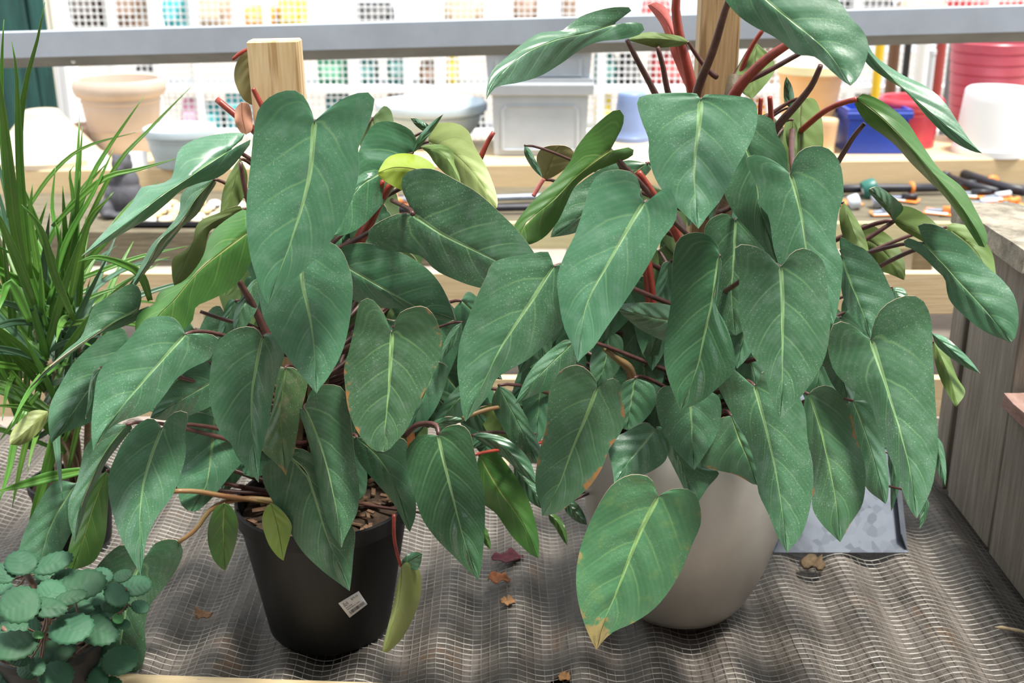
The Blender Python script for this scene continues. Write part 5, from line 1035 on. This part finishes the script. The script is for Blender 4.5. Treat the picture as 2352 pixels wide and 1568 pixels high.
# ---- tools and stock on the low rough bench
def tools():
    blk = mat('black rubber', (.02,.02,.03), .45, var=.3, scale=20); org = mat('orange plastic', (.85,.26,.05), .5, var=.12, scale=20); gry = mat('grey blue steel', (.30,.34,.42), .4, metal=.4, var=.2, scale=15)
    def bar(lab, s, r, m, ties=()):
        q = P(s); pts = [atZ(x, y, TBZ+r+.01) for x, y in q]; p = empty('long_tool', (pts[0]+pts[-1])/2, lab, 'tool')
        tube('handle', pts, r, m, p, 10)
        d = (pts[-1]-pts[0]); 
        tube('grip', [pts[0], pts[0]+d*.14], r*1.25, blk, p, 10)
        for t in ties: tube('tie', [pts[0]+d*(t-.012), pts[0]+d*(t+.012)], r*1.5, org, p, 10)
    bar('black long handled tool with orange tie lying across the rough bench', '1890,436 1990,432 2090,432 2180,430', .016, blk, (.70,))
    bar('black pruner pole slanting down from the pot shelf edge', '2180,388 2240,408 2300,428 2352,440', .018, blk, (.6,))
    bar('second black pole lying under the slanting pruner pole', '2160,400 2230,425 2290,440', .014, blk)
    bar('blue grey steel edging bar lying behind the central leaves', '860,458 1000,460 1210,452 1330,450', .012, gry, (.1,))
    bar('black edging bar lying in front of the steel bar', '860,480 1000,480 1210,476 1330,474', .013, blk)
    def card(lab, px, py, w, h, rot, m2, nm='packaged_tool'):
        c = atZ(px, py, TBZ+.008); sc = depth(c)/F; M = Matrix.Translation(c) @ Matrix.Rotation(math.radians(rot), 4, 'Z') @ Matrix.Rotation(math.radians(6), 4, 'X')
        p = empty(nm, c, lab, 'tool pack'); a, b = w*sc/2, h*sc/2*2.6
        box('card', -a, a, -b, b, -.001, .002, org, p, .0008, M)
        box('label', -a*.9, a*.2, -b*.8, b*.1, .002, .003, M_white, p, 0, M)
        tube('handle', [M @ Vector((-a*.1,0,.012)), M @ Vector((a*.85,b*.3,.014))], .011, m2, p, 8)
        bm = bmesh.new(); vs_ = [bm.verts.new(M @ Vector(q)) for q in ((-a*.1,-.012,.010),(-a*.1,.014,.010),(-a*.8,.006,.008),(-a*.95,-.002,.008),(-a*.8,-.012,.008))]; bm.faces.new(vs_)
        o = bmo('blade', bm, gry, p); o.modifiers.new('t','SOLIDIFY').thickness = .003
    blu = mat('white blue plastic', (.62,.68,.78), .4)
    card('orange carded trowel beside the slanting pole', 2235, 448, 90, 16, -25, blk)
    card('orange carded pruner at the planter box end of the bench', 2290, 455, 80, 14, 10, blu)
    card('orange carded shears partly over the bench edge', 2170, 488, 90, 16, -30, org)
    card('orange carded knife next to the green handled tool', 2075, 458, 70, 12, -35, blk)
    card('orange carded snips lying behind the red petioles of the left plant', 905, 470, 60, 12, 20, org)
    card('orange carded rake under the yellow lime leaf', 940, 488, 50, 12, -10, org)
    card('carded tool with white head lying beside the green handled tool', 1955, 468, 50, 18, 60, blu)
    card('orange carded saw at the far end of the bench', 2335, 440, 60, 12, -15, blk)
    card('orange carded loppers leaning behind the slanting pole', 2205, 425, 80, 14, -40, blk)
    card('orange carded hose nozzle beside the carded pruner', 2320, 470, 70, 14, 25, org)
    card('orange carded weeder lying flat by the planter cap', 2255, 470, 80, 14, -5, blu)
    card('orange carded gloves near the white roll', 2010, 440, 60, 12, 15, blk)
    card('carded grey clamp near the bench edge', 2030, 490, 60, 12, 5, gry)
    def roll(lab, px, py, w, m):
        c = atZ(px, py, TBZ); sc = depth(c)/F; R = w*sc/2; p = empty('twine_roll', c, lab, 'roll'); c = c+Vector((0,0,R))
        M = Matrix.Rotation(math.radians(70), 4, 'Y')
        lathe('roll', [(R*.3,-R*.7),(R*.9,-R*.7),(R,-R*.55),(R,R*.55),(R*.9,R*.7),(R*.3,R*.7)], m, p, c, 24, M)
        lathe('core', [(R*.28,-R*.75),(R*.34,-R*.75),(R*.34,R*.75),(R*.28,R*.75)], M_white, p, c, 16, M)
    roll('white roll beside the green tool handle', 1960, 480, 34, blu); roll('green and cream roll on the rough bench', 1995, 455, 44, mat('dark green plastic', (.02,.14,.11), .4)); roll('grey roll near the bench edge', 2015, 478, 34, gry)
    # pebbles in a shallow black tray, left part of the bench
    a = atZ(440, 530, TBZ)
    p = empty('pebble_tray', (a.x, a.y+.12, TBZ), 'shallow black tray of pale pebbles behind the left plant', 'tray')
    x0, x1 = atZ(290, 525, TBZ).x, atZ(600, 525, TBZ).x; y0 = max(3.9, a.y); y1 = y0+.30
    bm = bmesh.new(); bbox(bm, x0, x1, y0, y1, TBZ, TBZ+.008)
    for q in ((x0,x1,y0,y0+.008),(x0,x1,y1-.008,y1),(x0,x0+.008,y0,y1),(x1-.008,x1,y0,y1)): bbox(bm, *q, TBZ, TBZ+.022)
    bmo('tray', bm, blk, p)
    rnd = random.Random(4); ms = [mat('pebble cream', (.80,.70,.52), .6), mat('pebble white', (.85,.83,.80), .6), mat('pebble ochre', (.70,.52,.28), .6)]
    bm0 = bmesh.new(); bmesh.ops.create_icosphere(bm0, subdivisions=2, radius=1); mes = []
    me0 = bpy.data.meshes.new('pebble'); bm0.to_mesh(me0); bm0.free()
    for m in ms: e = me0.copy(); e.materials.append(m); e.polygons.foreach_set('use_smooth', [True]*len(e.polygons)); mes.append(e)
    for i in range(9):
        for j in range(5):
            o = bpy.data.objects.new('pebble', rnd.choice(mes)); C.objects.link(o); o.parent = p
            r = rnd.uniform(.020, .030)
            o.location = Vector((x0+.03+(x1-x0-.06)*i/8+rnd.uniform(-.008,.008), y0+.03+(y1-y0-.06)*j/4+rnd.uniform(-.008,.008), TBZ+.006+r*.6)) - p.location
            o.scale = (r, r*rnd.uniform(.7, 1), r*.6); o.rotation_euler = (0, 0, rnd.random()*6)
    # dark stone figure
    c = atZ(285, 500, TBZ); c.y += .03; sc = depth(c)/F
    st = mat('dark grey cast stone', (.05,.05,.06), .8, col2=(.11,.11,.13), scale=14, bump=.4)
    p = empty('stone_figurine', c, 'dark grey seated stone garden figurine among the strap leaves', 'figurine')
    def blob(nm, parts):
        bm = bmesh.new()
        for (x, y, z), (rx, ry, rz) in parts:
            bmesh.ops.create_icosphere(bm, subdivisions=3, radius=1, matrix=Matrix.Translation(c+Vector((x*sc, y*sc, z*sc))) @ Matrix.Diagonal((rx*sc, ry*sc, rz*sc, 1)))
        for q in bm.verts: q.co += noise.noise_vector(q.co*25)*.004
        o = bmo(nm, bm, st, p, True)
        md = o.modifiers.new('r', 'REMESH'); md.mode = 'VOXEL'; md.voxel_size = .006; o.modifiers.new('s', 'SMOOTH').iterations = 4
    blob('body', [((0,0,45),(46,36,42)),((0,4,80),(36,30,30)),((-36,-14,22),(22,30,22)),((36,-14,22),(22,30,22)),((-30,-30,12),(16,22,12)),((30,-30,12),(16,22,12)),((0,-6,8),(50,40,9))])
    blob('head', [((2,-2,118),(24,24,24)),((2,-22,112),(12,10,9)),((-14,2,136),(7,6,9)),((18,2,136),(7,6,9)),((2,0,100),(20,20,16))])
    for lab, px, py, w, h in (('white sign card leaning at the shelf edge left of the figurine', 225, 378, 46, 40), ('white sign card leaning at the shelf edge right of the figurine', 315, 378, 50, 40)):
        q = atZ(px, 388, SHZ); s2 = depth(q)/F; M = Matrix.Translation(q) @ Matrix.Rotation(math.radians(-12), 4, 'X'); p2 = empty('sign_card', q, lab, 'sign')
        box('card', -w/2*s2, w/2*s2, 0, .004, 0, h*s2, M_white, p2, .001, M); box('foot', -w/2*s2, w/2*s2, 0, .03, 0, .003, M_white, p2, .0005, Matrix.Translation(q))
tools()
